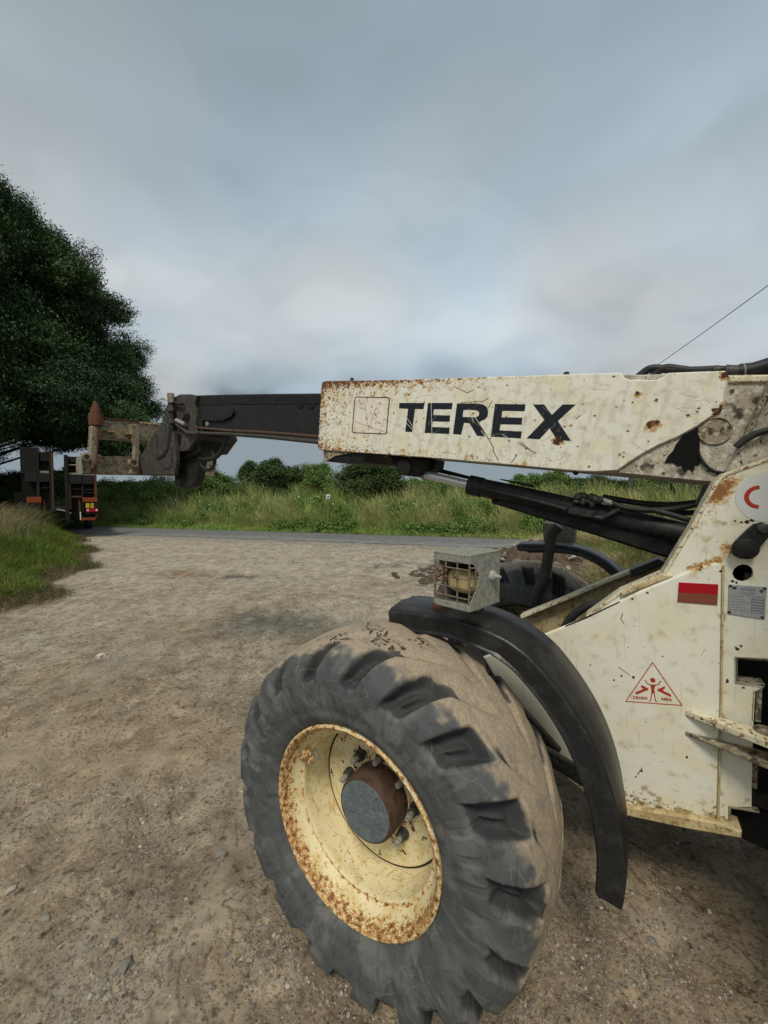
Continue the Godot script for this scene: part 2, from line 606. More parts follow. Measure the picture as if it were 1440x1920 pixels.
# distance into the grass on the left (positive inside)
func in_left(x: float, z: float) -> float:
	var zz := -z
	var edge := -4.9
	if zz < 6.0: edge = -5.6 + (zz - 6.0) * 0.05
	elif zz < 10.0: edge = lerpf(-5.6, -7.6, (zz - 6.0) / 4.0)
	else: edge = lerpf(-7.6, -11.0, (zz - 10.0) / 4.0)
	edge += 0.25 * sin(zz * 2.3) + 0.12 * sin(zz * 5.1)
	return minf(edge - x, -past_near(x, z) - 0.5)

# into the rough grass on the right, beyond the rubble
func in_right(x: float, z: float) -> float:
	return minf(minf((x - 4.0 - 0.3 * sin(z * 1.9)) * 0.9, -z - 7.4 + 0.4 * sin(x * 2.0) - maxf(0, x - 7.0) * 0.2), -past_near(x, z) + 0.1)

var _rough: FastNoiseLite
var _fine: FastNoiseLite
var _far: FastNoiseLite

func ground_h(x: float, z: float) -> float:
	var far := past_far(x, z)
	var h := 0.0
	var near := past_near(x, z)
	if near < 0:
		var k := clampf(-near * 0.5, 0, 1)
		h += k * (0.045 * _rough.get_noise_2d(x, z) + 0.022 * _fine.get_noise_2d(x, z))
		# wheel tracks swinging out of the gateway
		for o in [0.0, 1.9]:
			var c: float = -1.75 + o + 0.012 * (z + 2.0) * (z + 2.0) * -0.35
			var t := absf(x - c) - 0.2
			h -= 0.03 * k * (1.0 - smoothstep(0.0, 0.22, t))
			h += 0.012 * k * exp(-pow((t - 0.22) / 0.12, 2))
		h += 0.45 * smoothstep(0.0, 2.4, in_left(x, z)) + 0.3 * smoothstep(0.0, 1.2, in_right(x, z))
	if far > 0:
		h += 0.62 * smoothstep(0.1, 3.2, far) - 0.3 * smoothstep(5.0, 14.0, far)
		h += smoothstep(2.0, 8.0, far) * 0.12 * _rough.get_noise_2d(x * 0.3, z * 0.3)
		var r := Vector2(x, z).length()
		h += smoothstep(50.0, 420.0, r) * (8.5 + 9.0 * _far.get_noise_2d(x, z))
	return h

func make_ground() -> void:
	_rough = noise(0.55, 3, FastNoiseLite.TYPE_SIMPLEX_SMOOTH, 3)
	_fine = noise(3.2, 4, FastNoiseLite.TYPE_SIMPLEX_SMOOTH, 4)
	_far = noise(0.004, 6, FastNoiseLite.TYPE_SIMPLEX_SMOOTH, 2)
	var S := FastNoiseLite.TYPE_SIMPLEX_SMOOTH
	var C := FastNoiseLite.TYPE_CELLULAR
	# dirt: packed silt with sand and small stones in it
	var dirt := tile(1024, rgb(226, 224, 220), [
		[rgb(188, 181, 172), 0.7, 0.006, 100, 200, S], [rgb(244, 240, 232), 0.7, 0.014, 130, 210, S],
		[rgb(164, 156, 147), 0.7, 0.05, 140, 200, S], [rgb(252, 248, 240), 0.5, 0.11, 160, 215, S],
		[rgb(122, 116, 108), 0.5, 0.13, 172, 215, S]], 401)
	var specks := nbytes(1024, 1024, noise(0.06, 407, C), true)
	for i in specks.size(): specks[i] = 255 - specks[i]
	lay(dirt, rgb(246, 242, 234), specks, 232, 246, 0.6)
	var relief := tile(1024, rgb(110, 110, 110), [[rgb(70, 70, 70), 0.8, 0.012, 100, 200, S], [rgb(160, 160, 160), 0.8, 0.05, 120, 220, S], [rgb(60, 60, 60), 0.7, 0.11, 140, 220, S]], 431)
	lay(relief, rgb(225, 225, 225), specks, 205, 245, 0.85)
	var m := textured("dirt", dirt, 0.93)
	m.vertex_color_use_as_albedo = true
	m.heightmap_enabled = true
	m.heightmap_texture = tex(relief)
	m.heightmap_scale = 0.9
	m.metallic_specular = 0.25
	# a coarser layer with its own repeat: drifts of fines, scraped streaks, bleached chips
	var drift := tile(1024, rgb(214, 212, 208), [
		[rgb(186, 182, 176), 0.7, 0.008, 110, 200, S], [rgb(240, 238, 232), 0.8, 0.02, 140, 210, S],
		[rgb(156, 150, 142), 0.7, 0.045, 160, 220, S], [rgb(110, 102, 96), 0.8, 0.1, 176, 220, S], [rgb(255, 252, 246), 0.8, 0.14, 184, 215, S]], 461)
	for k in 2600:
		var at := Vector2(rng.randf(), rng.randf()) * 1024.0
		if k % 4 == 0: crack(drift, at, rng.randf_range(-0.4, 0.4) + 0.9, 4, rng.randf_range(2, 7), 0.3, 0.6, rgb(120, 112, 102), 0.55)
		else: blot(drift, at, rng.randf_range(0.6, 2.0), rgb(255, 252, 244) if k % 3 else rgb(104, 96, 90), 0.85)
	m.detail_enabled = true
	m.detail_albedo = tex(drift)
	m.detail_blend_mode = BaseMaterial3D.BLEND_MODE_MUL
	m.detail_uv_layer = BaseMaterial3D.DETAIL_UV_2
	m.uv2_triplanar = true
	m.uv2_world_triplanar = true
	m.uv2_scale = Vector3.ONE / 6.3

	var rings := 400
	var segs := 420
	var p := PackedVector3Array()
	var uvs := PackedVector2Array()
	var cols := PackedColorArray()
	var n1 := noise(0.35, 31, S, 4)
	var n2 := noise(1.3, 33, S, 4)
	var n3 := noise(0.12, 37, S, 3)
	var n4 := noise(5.0, 39, S, 3)
	var n5 := noise(2.2, 43, S, 5)
	for i in rings:
		var r := 0.35 * pow(1.0182, i) if i < rings - 1 else 1600.0
		for j in segs + 1:
			# finer in front than behind
			var f := float(j) / segs * 2.0 - 1.0
			var a := signf(f) * (absf(f) * 1.5 if absf(f) < 0.86 else lerpf(1.29, PI, (absf(f) - 0.86) / 0.14))
			var x := sin(a) * r
			var z := -cos(a) * r
			p.append(Vector3(x, ground_h(x, z), z))
			uvs.append(Vector2(x, z) / 1.7)
			var c := Color(0.37, 0.317, 0.245)
			var v1 := n1.get_noise_2d(x, z)
			var v2 := n2.get_noise_2d(x, z)
			var v4 := n4.get_noise_2d(x * 0.7 + z * 0.5, z)
			c = c.lerp(Color(0.285, 0.24, 0.185), smoothstep(0.05, 0.5, v1 + 0.3 * v2) * 0.55)
			c = c.lerp(Color(0.41, 0.338, 0.243), smoothstep(0.05, 0.4, -v1) * 0.6)
			c = c.lerp(Color(0.35, 0.32, 0.275), smoothstep(0.15, 0.5, v2 + 0.35 * n3.get_noise_2d(x, z)) * 0.7)
			c = c.lerp(Color(0.135, 0.112, 0.09), smoothstep(0.28, 0.6, v4 + v2 * 0.5) * 0.35)
			var v5 := n4.get_noise_2d((x * 0.86 + z * 0.5) * 0.9, (z * 0.86 - x * 0.5) * 0.12)
			c *= 1.6 + 0.12 * v5 + 0.24 * n5.get_noise_2d(x, z) + 0.14 * v4
			c.a = 1.0
			# greyer and paler towards the lane
			var near := past_near(x, z)
			c = c.lerp(Color(0.57, 0.53, 0.455) * (1.5 + 0.12 * v5 + 0.3 * n5.get_noise_2d(x + 7.0, z)), smoothstep(-12.5, -4.0, near + v1 * 3.5) * 0.9)
			c = c.lerp(Color(0.6, 0.575, 0.53), smoothstep(-1.6, -0.1, near + v2 * 0.5) * 0.85)
			# an orange stain and dark damp patches
			c = c.lerp(Color(0.42, 0.235, 0.1), 0.75 * exp(-pow(Vector2((x + 4.15) / 0.5, (z + 8.3) / 0.35).length(), 2) - v4))
			for s in [[-2.9, -7.9, 0.7, 0.22], [0.55, -7.3, 0.6, 0.3], [0.1, -9.2, 0.8, 0.35]]:
				c = c.lerp(Color(0.11, 0.095, 0.085), 0.8 * exp(-pow(Vector2((x - s[0]) / s[2], (z - s[1]) / s[3]).length(), 2)) * smoothstep(-0.25, 0.35, v4 + v2))
			# soil and grass under the growth
			var soil := maxf(smoothstep(0.0, 0.5, in_left(x, z)), smoothstep(0.0, 0.5, in_right(x, z)))
			c = c.lerp(Color(0.1, 0.095, 0.04), soil)
			var far := past_far(x, z)
			if far > 0:
				c = Color(0.07, 0.09, 0.028).lerp(Color(0.24, 0.2, 0.1), smoothstep(30.0, 90.0, far))
				c = c.lerp(Color(0.09, 0.12, 0.05), smoothstep(0.0, 0.35, _far.get_noise_2d(x * 2.5 + 90.0, z * 2.5)) * smoothstep(60.0, 120.0, far))
			cols.append(c)
	var g := M.new()
	g.sheet(p, rings, segs + 1, uvs, cols, Vector3.UP)
	tag(obj("ground", g, m, self), "", "", "", "structure")

	# the lane
	var road := M.new()
	var rp := PackedVector3Array()
	var ru := PackedVector2Array()
	var rc := PackedColorArray()
	var rows := 160
	for i in rows:
		var x := lerpf(-70.0, 70.0, float(i) / (rows - 1))
		for j in 9:
			var zn := -(13.25 - 0.285 * x)
			var zf := -(16.1 - 0.3 * x)
			var k := j / 8.0
			var wob := 0.16 * _fine.get_noise_2d(x * 0.35, 3.0) + 0.12 * _fine.get_noise_2d(x * 1.3, 9.0)
			var z := lerpf(zn + wob, zf + wob * 0.6, k)
			rp.append(Vector3(x, 0.012 + 0.03 * sin(k * PI), z))
			ru.append(Vector2(x, z) / 2.3)
			var worn := 1.0 + 0.14 * _rough.get_noise_2d(x * 0.4, k * 3.0)
			var sand := 1.0 - smoothstep(0.0, 0.3, k + 0.18 * _fine.get_noise_2d(x * 0.5, k))
			var moss := smoothstep(0.86, 1.0, k + 0.06 * _fine.get_noise_2d(x * 0.6, 20.0))
			rc.append((Color(0.78, 0.78, 0.78) * worn).lerp(Color(1.5, 1.4, 1.2), sand * 0.75).lerp(Color(0.45, 0.46, 0.28), moss * 0.7).clamp(Color(0, 0, 0), Color(1, 1, 1)))
	road.sheet(rp, rows, 9, ru, rc, Vector3.UP)
	var tar := textured("asphalt", tile(512, rgb(128, 127, 125), [[rgb(110, 110, 109), 0.7, 0.008, 110, 200, S], [rgb(142, 142, 138), 0.6, 0.02, 130, 210, S], [rgb(84, 84, 84), 0.6, 0.12, 140, 210, S], [rgb(176, 174, 168), 0.6, 0.16, 165, 215, S]], 451), 0.85)
	tar.vertex_color_use_as_albedo = true
	tag(obj("road", road, tar, self), "", "", "", "structure")


# ---------------------------------------------------------------- loose stones
func stone_mesh(seed_: int, flat: float) -> ArrayMesh:
	var r := RandomNumberGenerator.new()
	r.seed = seed_
	var m := M.new()
	var pts := []
	var rows := [[1.0, 1], [0.55, 5], [-0.35, 5], [-0.8, 1]]
	for q in rows:
		var ring := []
		for k in q[1]:
			var a: float = TAU * k / q[1] + r.randf_range(-0.3, 0.3)
			var w: float = (sqrt(maxf(0.0, 1.0 - q[0] * q[0])) if q[1] > 1 else 0.12) * r.randf_range(0.75, 1.25)
			ring.append(Vector3(cos(a) * w, (q[0] + r.randf_range(-0.15, 0.15)) * flat, sin(a) * w * 0.8))
		pts.append(ring)
	for k in 5:
		var j := (k + 1) % 5
		for f in [[pts[0][0], pts[1][k], pts[1][j]], [pts[1][k], pts[1][j], pts[2][j]], [pts[1][k], pts[2][j], pts[2][k]], [pts[3][0], pts[2][k], pts[2][j]]]:
			m.tri(f[0], f[1], f[2], (f[0] + f[1] + f[2]))
	return m.mesh()

func make_litter() -> void:
	var r := RandomNumberGenerator.new()
	r.seed = 77
	var patch := noise(0.9, 81, FastNoiseLite.TYPE_SIMPLEX_SMOOTH, 3)
	var hues := [Color(0.27, 0.22, 0.165), Color(0.21, 0.18, 0.145), Color(0.33, 0.29, 0.235), Color(0.17, 0.15, 0.13), Color(0.4, 0.37, 0.32), Color(0.24, 0.19, 0.14), Color(0.2, 0.19, 0.18)]
	var gravel := base("gravel")
	tag(gravel, "loose grey and tan gravel strewn over the brown dirt yard", "gravel", "", "stuff")
	for kind in 3:
		var xf: Array[Transform3D] = []
		var cols := PackedColorArray()
		var tries := 0
		while xf.size() < 12000 and tries < 90000:
			tries += 1
			var rr := 0.7 * pow(16.0, pow(r.randf(), 1.15))
			var a := r.randf_range(-1.0, 1.0)
			var x := sin(a) * rr
			var z := -cos(a) * rr
			if past_near(x, z) > -0.1 or in_left(x, z) > 0.4: continue
			var dens := patch.get_noise_2d(x, z) + 0.6 * _rough.get_noise_2d(x * 2.0, z * 2.0)
			if r.randf() > clampf(0.06 + dens * 1.7, 0.02, 1.0): continue
			var s := 0.0019 * pow(r.randf_range(0.02, 1.0), -0.42) * (1.0 + 0.16 * rr)
			if r.randf() < 0.012: s *= 2.0
			s = minf(s, 0.02)
			var b := Basis.from_euler(Vector3(r.randf_range(-0.5, 0.5), r.randf() * TAU, r.randf_range(-0.5, 0.5))).scaled(Vector3(s, s, s))
			xf.append(Transform3D(b, Vector3(x, ground_h(x, z) + s * 0.12, z)))
			var c: Color = hues[r.randi() % hues.size()]
			cols.append(c * r.randf_range(0.7, 1.2))
		tag(many("pebbles", stone_mesh(500 + kind, [0.6, 0.45, 0.75][kind]), mats.stone, xf, cols, gravel), "", "", "", "stuff")
	# larger stones that can be told apart
	for q in [[20, 1655, 0.02, "pale angular stone on the dirt at the far left, lowest of two there", 0.38], [85, 1727, 0.021, "rounded grey stone on bare dirt near the left edge, right of the pale angular one", 0.25],
			[470, 1592, 0.022, "dark grey stone on the dirt just left of the front tyre", 0.2], [415, 1608, 0.032, "flat grey-brown stone half sunk in the dirt left of the tyre", 0.22],
			[190, 1234, 0.055, "flat whitish stone lying alone on the dirt track in mid yard", 0.5], [1030, 1616, 0.017, "small pale stone in shade between tyre and hanging mudguard", 0.42],
			[234, 1815, 0.032, "brown stone in a dark hollow of the dirt near the bottom edge", 0.2], [340, 1530, 0.016, "small pale stone on the dirt, nearest one left of the wheel rim", 0.42]]:
		var rr := ray(q[0], q[1])
		var g := cam_pos + rr * (-CAM_H / rr.y)
		g.y = ground_h(g.x, g.z) + q[2] * 0.15
		var o := MeshInstance3D.new()
		o.name = "stone"
		o.mesh = stone_mesh(int(q[0]), 0.5)
		o.material_override = surface("stone_%d" % q[0], Color(q[4], q[4] * 0.9, q[4] * 0.76).linear_to_srgb(), 0.9)
		o.position = g
		o.rotation.y = q[0]
		o.scale = Vector3.ONE * q[2]
		add_child(o, true)
		tag(o, q[3], "stone", "larger loose stones in the yard")


# ---------------------------------------------------------------- growth
func leaf(m: M, at: Vector3, along: Vector3, side: Vector3, len: float, wid: float) -> void:
	var nn := along.cross(side).normalized()
	var a := at
	var b := at + along * len * 0.45 + side * wid - nn * wid * 0.3
	var d := at + along * len
	var e := at + along * len * 0.45 - side * wid - nn * wid * 0.3
	m.tri(a, b, d, nn)
	m.tri(a, d, e, nn)

# a twig of leaflets, as of an ash
func ash_twig(seed_: int) -> ArrayMesh:
	var r := RandomNumberGenerator.new()
	r.seed = seed_
	var m := M.new()
	for s in 3:
		var a0 := r.randf_range(-0.7, 0.7)
		var dir := Vector3(sin(a0), r.randf_range(-0.35, 0.15), cos(a0)).normalized()
		var side := dir.cross(Vector3.UP).normalized()
		for k in 5:
			var at := dir * (0.08 + k * 0.075) + Vector3(0, -0.01 * k * k, 0)
			for sg in [-1.0, 1.0]:
				var l: Vector3 = (dir * 0.75 + side * sg + Vector3(0, r.randf_range(-0.35, 0.1), 0)).normalized()
				leaf(m, at, l, l.cross(Vector3(0, 1, 0.2)).normalized(), r.randf_range(0.1, 0.15), 0.022)
	return m.mesh()

# a dense end of a branch with narrow leaves pointing every way
func leafy_spray(seed_: int) -> ArrayMesh:
	var r := RandomNumberGenerator.new()
	r.seed = seed_
	var m := M.new()
	for k in 30:
		var at := Vector3(r.randfn(), r.randfn() * 0.6, r.randfn()) * 0.15
		var l := Vector3(r.randf_range(-1, 1), r.randf_range(-0.8, 0.45), r.randf_range(-1, 1)).normalized()
		leaf(m, at, l, l.cross(Vector3(r.randf_range(-0.6, 0.6), 1, r.randf_range(-0.6, 0.6))).normalized(), r.randf_range(0.1, 0.17), 0.026)
	return m.mesh()

# a sprig of small broad leaves, as of hawthorn or bramble
func broad_sprig(seed_: int, n: int, size: float) -> ArrayMesh:
	var r := RandomNumberGenerator.new()
	r.seed = seed_
	var m := M.new()
	for k in n:
		var at := Vector3(r.randf_range(-1, 1), r.randf_range(-0.6, 0.6), r.randf_range(-1, 1)) * 0.16
		var l := Vector3(r.randf_range(-1, 1), r.randf_range(-0.3, 0.9), r.randf_range(-1, 1)).normalized()
		leaf(m, at, l, l.cross(Vector3(r.randf_range(-1, 1), 0.6, r.randf_range(-1, 1))).normalized(), size * r.randf_range(0.8, 1.3), size * 0.36)
	return m.mesh()

func grass_clump(seed_: int, n: int, height: float, spread: float, wid: float, lean: float, seeds: float) -> ArrayMesh:
	var r := RandomNumberGenerator.new()
	r.seed = seed_
	var m := M.new()
	for k in n:
		var a := r.randf() * TAU
		var at := Vector3(cos(a), 0, sin(a)) * spread * sqrt(r.randf())
		var h := height * r.randf_range(0.5, 1.1)
		var b := r.randf() * TAU
		var dir := Vector3(cos(b), 0, sin(b)) * h * lean * r.randf_range(0.3, 1.3) + Vector3(0.12, 0, 0.02) * h
		var side := Vector3(-sin(b + 0.6), 0, cos(b + 0.6)) * wid
		var is_seed := r.randf() < seeds
		m.col = Color(2.0, 1.55, 1.5) if is_seed else Color(1, 1, 1) * r.randf_range(0.7, 1.3)
		m.col.a = 1.0
		if is_seed:
			h *= 1.25
			side *= 0.5
		var prev := at
		for s in 3:
			var t := (s + 1) / 3.0
			var q := at + Vector3(0, h * (t - 0.18 * t * t * (2.0 if lean > 0.5 else 1.0)), 0) + dir * t * t
			var w0 := side * (1.0 - s / 3.0 * 0.8)
			var w1 := side * (1.0 - t * 0.8) if s < 2 else Vector3.ZERO
			if s < 2:
				m.quad(prev - w0, prev + w0, q + w1, q - w1, side.cross(Vector3.UP))
			elif is_seed:
				m.quad(prev - side * 0.4, prev + side * 0.4, q + side * 1.4, q - side * 1.4, side.cross(Vector3.UP))
				var tip := q + (q - prev).normalized() * h * 0.13
				m.tri(q - side * 1.5, q + side * 1.5, tip, side.cross(Vector3.UP))
			else:
				m.tri(prev - w0, prev + w0, q, side.cross(Vector3.UP))
			prev = q
	return m.mesh()

# limbs and a crown of leaf clumps
func woody(called: String, label: String, category: String, group: String, at: Vector3, size: Vector3, clumps: int, per: int, mesh: ArrayMesh, scale: float, hue: Array, trunk_r: float, trunk_h: float, seed_: int, skirt := -0.35) -> Node3D:
	var r := RandomNumberGenerator.new()
	r.seed = seed_
	var o := base(called, at)
	tag(o, label, category, group)
	var xf: Array[Transform3D] = []
	var cols := PackedColorArray()
	var mid := Vector3(0, trunk_h + size.y * (0.78 if trunk_h > 0.5 else 1.0), 0)
	var wood := M.new()
	wood.col = Color(0.09, 0.075, 0.06)
	if trunk_h > 0.5:
		wood.tube(PackedVector3Array([Vector3(0, -0.2, 0), Vector3(0.1, trunk_h * 0.6, 0), Vector3(0, trunk_h + size.y * 0.7, 0.1)]), trunk_r, 10, trunk_r * 0.55)
	else:
		for k in 5:
			var a := TAU * k / 5.0 + r.randf()
			wood.tube(PackedVector3Array([Vector3(0, -0.1, 0), Vector3(cos(a) * size.x * 0.3, size.y * 0.7, sin(a) * size.z * 0.3), Vector3(cos(a) * size.x * 0.6, size.y * 1.2, sin(a) * size.z * 0.6)]), trunk_r, 6, trunk_r * 0.3)
	for k in clumps:
		# points spread over the ellipsoid, more of them near its skin
		var u := r.randf_range(skirt, 1.0)
		var a := r.randf() * TAU
		var w := sqrt(1.0 - u * u)
		var rad := pow(r.randf_range(0.25, 1.0), 0.4)
		var d := Vector3(cos(a) * w, u, sin(a) * w)
		if trunk_h > 0.5: d *= pow(pow(w, 2.6) + pow(absf(u), 2.6), -1.0 / 2.6)      # a full, domed crown
		var rc := (r.randf_range(0.13, 0.26) if trunk_h < 0.5 else r.randf_range(0.07, 0.16)) * (size.x + size.y + size.z) / 3.0
		var lump := 1.0 + 0.14 * sin(a * 3.0 + seed_) * cos(u * 5.0 + seed_) + r.randf_range(-0.08, 0.06)
		var cc := mid + Vector3(d.x * size.x, d.y * size.y, d.z * size.z) * rad * lump - d * rc * 0.6
		if trunk_h > 0.5 and k % 5 == 0:
			var from := Vector3(0, trunk_h * 0.75 + (cc.y - trunk_h) * 0.35, 0)
			wood.tube(PackedVector3Array([from, from.lerp(cc, 0.5) + Vector3(0, 0.4, 0), cc]), trunk_r * 0.13, 5, trunk_r * 0.03)
		var tone: Color = hue[0].lerp(hue[1], r.randf())
		for q in per:
			var e := Vector3(r.randfn(), r.randfn() * 0.8, r.randfn()).normalized() * pow(r.randf(), 0.45)
			if q % 7 == 0 and trunk_h < 0.5: e *= 1.35
			var p := cc + e * rc * Vector3(1.15, 0.85, 1.15)
			if p.y < 0.05: p.y = 0.05 + r.randf() * 0.2
			var yaw := atan2(e.x, e.z) + r.randf_range(-0.9, 0.9)
			var b := Basis.from_euler(Vector3(r.randf_range(-0.5, 0.7) - e.y * 0.6, yaw, r.randf_range(-0.5, 0.5)))
			var s := scale * r.randf_range(0.75, 1.3)
			xf.append(Transform3D(b.scaled(Vector3(s, s, s)), p))
			cols.append(tone * r.randf_range(0.75, 1.3))
	obj("trunk" if trunk_h > 0.5 else "stems", wood, mats.bark, o)
	tag(many("crown", mesh, mats.leaf, xf, cols, o), "", "", "", "stuff")
	return o

func make_background() -> void:
	var r := RandomNumberGenerator.new()
	r.seed = 19
	var ash := leafy_spray(1)
	var sprig := broad_sprig(2, 16, 0.075)
	var G := func(p: Vector3) -> Vector3: return Vector3(p.x, ground_h(p.x, p.z), p.z)
	# the big ash on the left, and the dark growth under it
	woody("ash_tree", "huge dark green ash tree filling the left edge behind the trailer", "tree", "", G.call(Vector3(-22.0, 0, -19.5)), Vector3(9.2, 8.0, 8.5), 680, 175, ash, 1.0, [Color(0.024, 0.058, 0.02), Color(0.064, 0.118, 0.034)], 0.55, 1.5, 5, -0.5)
	# shrubs of the hedge line: [pixel x, depth, half sizes, name, label, colours]
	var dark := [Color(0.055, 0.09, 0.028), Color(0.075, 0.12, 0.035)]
	var mid := [Color(0.1, 0.175, 0.042), Color(0.14, 0.23, 0.06)]
	var light := [Color(0.125, 0.215, 0.055), Color(0.16, 0.25, 0.07)]
	for q in [
		[112, 25.0, Vector3(1.2, 1.35, 1.2), "shrub", "dark green shrub showing through the gap between the trailer ramps", mid],
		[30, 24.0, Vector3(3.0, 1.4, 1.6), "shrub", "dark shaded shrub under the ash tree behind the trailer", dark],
		[215, 23.5, Vector3(1.7, 0.95, 1.2), "shrub", "low round shrub behind the grey lifting frame, first right of the trailer", light],
		[305, 23.0, Vector3(1.8, 1.0, 1.2), "shrub", "low spreading shrub below the black boom head", light],
		[392, 23.0, Vector3(1.25, 1.3, 1.1), "shrub", "upright shrub just right of the hanging boom hook", mid],
		[467, 26.0, Vector3(0.55, 1.6, 0.55), "shrub", "small narrow dark shrub standing left of the twin hawthorns", dark],
		[515, 23.5, Vector3(1.6, 1.55, 1.2), "hawthorn", "dark olive hawthorn in the hedge below the black boom", dark],
		[585, 24.5, Vector3(1.5, 1.35, 1.2), "hawthorn", "brighter green hawthorn right beside the dark olive one", light],
		[705, 21.0, Vector3(1.75, 1.6, 1.4), "hawthorn", "large dark rounded hawthorn under the front end of the cream boom", dark],
		[800, 23.0, Vector3(2.0, 1.0, 1.4), "shrub", "low green shrub below the chrome lift rod", mid],
		[870, 24.0, Vector3(1.8, 0.95, 1.3), "shrub", "low green shrub behind the end of the lift cylinder", mid],
		[992, 23.0, Vector3(1.05, 1.15, 1.0), "shrub", "pale green rounded shrub seen under the middle of the cream boom", light],
		[1048, 22.5, Vector3(0.8, 1.22, 0.8), "shrub", "darker pointed shrub right beside the pale green one under the boom", mid],
		[1120, 21.0, Vector3(1.5, 1.0, 1.0), "bramble", "tangled bramble left of the grey pole under the boom", dark],
		[1215, 20.0, Vector3(1.6, 0.95, 1.0), "bramble", "tangled bramble right of the grey pole under the boom", dark],
		[1300, 17.5, Vector3(1.3, 1.3, 1.2), "shrub", "grey-green feathery shrub in the gap by the white machine frame", [Color(0.08, 0.11, 0.06), Color(0.12, 0.15, 0.085)]],
	]:
		var at: Vector3 = G.call(W(q[0], 927, q[1]))
		var s: Vector3 = q[2] * Vector3(1.1, 1.2, 1.1)
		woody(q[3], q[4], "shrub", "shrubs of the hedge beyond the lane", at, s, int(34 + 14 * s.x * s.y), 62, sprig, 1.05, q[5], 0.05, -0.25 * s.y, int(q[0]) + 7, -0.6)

	# grass of the verge beyond the lane
	var short := grass_clump(5, 26, 0.34, 0.2, 0.006, 0.45, 0.0)
	var tall := grass_clump(6, 26, 1.1, 0.24, 0.006, 0.3, 0.2)
	var weeds := broad_sprig(8, 40, 0.065)
	var verge := base("verge_grass")
	tag(verge, "long green grass and weeds on the bank beyond the lane", "grass", "", "stuff")
	var sets := {"short": [], "tall": [], "weed": []}
	var hue := noise(0.35, 61, FastNoiseLite.TYPE_SIMPLEX_SMOOTH, 3)
	for i in 30000:
		var x := r.randf_range(-30, 22)
		var f := pow(r.randf(), 0.8) * 7.5
		var z := -(16.1 - 0.3 * x) - f / 0.958
		var h := hue.get_noise_2d(x, z * 1.5)
		var y := ground_h(x, z)
		var dry := clampf(0.25 + h * 1.3 + (0.25 if x > 1.0 else 0.0), 0, 1)
		var c := Color(0.22, 0.32, 0.075).lerp(Color(0.42, 0.39, 0.165), dry) * r.randf_range(0.75, 1.25)
		var b := Basis.from_euler(Vector3(0, r.randf() * TAU, 0))
		if f < 0.7 + h * 0.8:
			c = Color(0.21, 0.34, 0.065).lerp(Color(0.33, 0.36, 0.11), dry) * r.randf_range(0.8, 1.2)
			var s := r.randf_range(0.6, 1.1) * (0.45 + f * 0.6)
			sets.short.append([Transform3D(b.scaled(Vector3(1.1, s, 1.1)), Vector3(x, y, z)), c])
		elif h < -0.14 + r.randf_range(-0.15, 0.1):
			var s := r.randf_range(1.0, 1.7)
			sets.weed.append([Transform3D(b.scaled(Vector3(s, s * 1.2, s)), Vector3(x, y + r.randf_range(0.1, 0.75) * minf(1.0, f * 0.45), z)), Color(0.11, 0.19, 0.045).lerp(Color(0.16, 0.26, 0.06), r.randf())])
		else:
			var s := r.randf_range(0.6, 1.1) * minf(1.05, 0.55 + f * 0.2) * (0.82 + 0.9 * hue.get_noise_2d(x * 2.5 + 11.0, z * 2.5))
			sets.tall.append([Transform3D(b.scaled(Vector3(1.1, s, 1.1)), Vector3(x, y, z)), c])
	for k in [["short_grass", short, "short", "blade"], ["tall_grass", tall, "tall", "blade"], ["weeds", weeds, "weed", "leaf"]]:
		var xf: Array[Transform3D] = []
		var cols := PackedColorArray()
		for q in sets[k[2]]:
			xf.append(q[0]); cols.append(q[1])
		tag(many(k[0], k[1], mats[k[3]], xf, cols, verge), "", "", "", "stuff")

	# ragged growth that knits the hedge together
	var hedge := base("hedge_growth")
	tag(hedge, "ragged mixed growth of bramble and saplings knitting the hedge together", "hedge", "", "stuff")
	var hx: Array[Transform3D] = []
	var hedge_cols := PackedColorArray()
	for i in 15000:
		var x := r.randf_range(-24, 14)
		var f := r.randf_range(4.6, 7.6)
		var z := -(16.1 - 0.3 * x) - f
		var n := hue.get_noise_2d(x * 1.3 + 40.0, f * 0.6)
		var n2 := hue.get_noise_2d(x * 5.0 + 80.0, f)
		var top := (1.15 + 1.5 * n + 0.9 * n2) * (1.0 if x < 4.5 else 0.8) + (0.25 if x < -6.0 else 0.0)
		if top < 0.2: continue
		var y := top * pow(r.randf(), 0.6)
		var s := r.randf_range(0.7, 1.3)
		hx.append(Transform3D(Basis.from_euler(Vector3(r.randf_range(-0.6, 0.6), r.randf() * TAU, r.randf_range(-0.6, 0.6))).scaled(Vector3(s, s * 1.2, s)), Vector3(x, ground_h(x, z) + y, z)))
		hedge_cols.append(Color(0.09, 0.145, 0.04).lerp(Color(0.21, 0.29, 0.085), clampf(0.45 + 1.2 * hue.get_noise_2d(x * 2.2, f * 2.0) + r.randf_range(-0.2, 0.2), 0, 1)))
	tag(many("sprigs", sprig, mats.leaf, hx, hedge_cols, hedge), "", "", "", "stuff")

	# white bindweed flowers along the top of the bank
	var fl := M.new()
	fl.lathe(PackedVector2Array([Vector2(0.006, -0.05), Vector2(0.014, -0.02), Vector2(0.045, 0.0), Vector2(0.05, 0.004)]), 9)
	var fx: Array[Transform3D] = []
	var fc := PackedColorArray()
	for i in 40:
		var x := r.randf_range(-13, 3.0)
		if i > 46: x = r.randf_range(-2.0, 6.5)
		var f := r.randf_range(1.6, 3.6)
		var z := -(16.1 - 0.3 * x) - f
		fx.append(Transform3D(Basis.from_euler(Vector3(r.randf_range(-0.7, 0.1), r.randf_range(-0.5, 0.5), 0)).scaled(Vector3.ONE * r.randf_range(0.35, 0.75)), Vector3(x, ground_h(x, z) + r.randf_range(0.62, 1.0), z)))
		fc.append(Color(0.85, 0.85, 0.82))
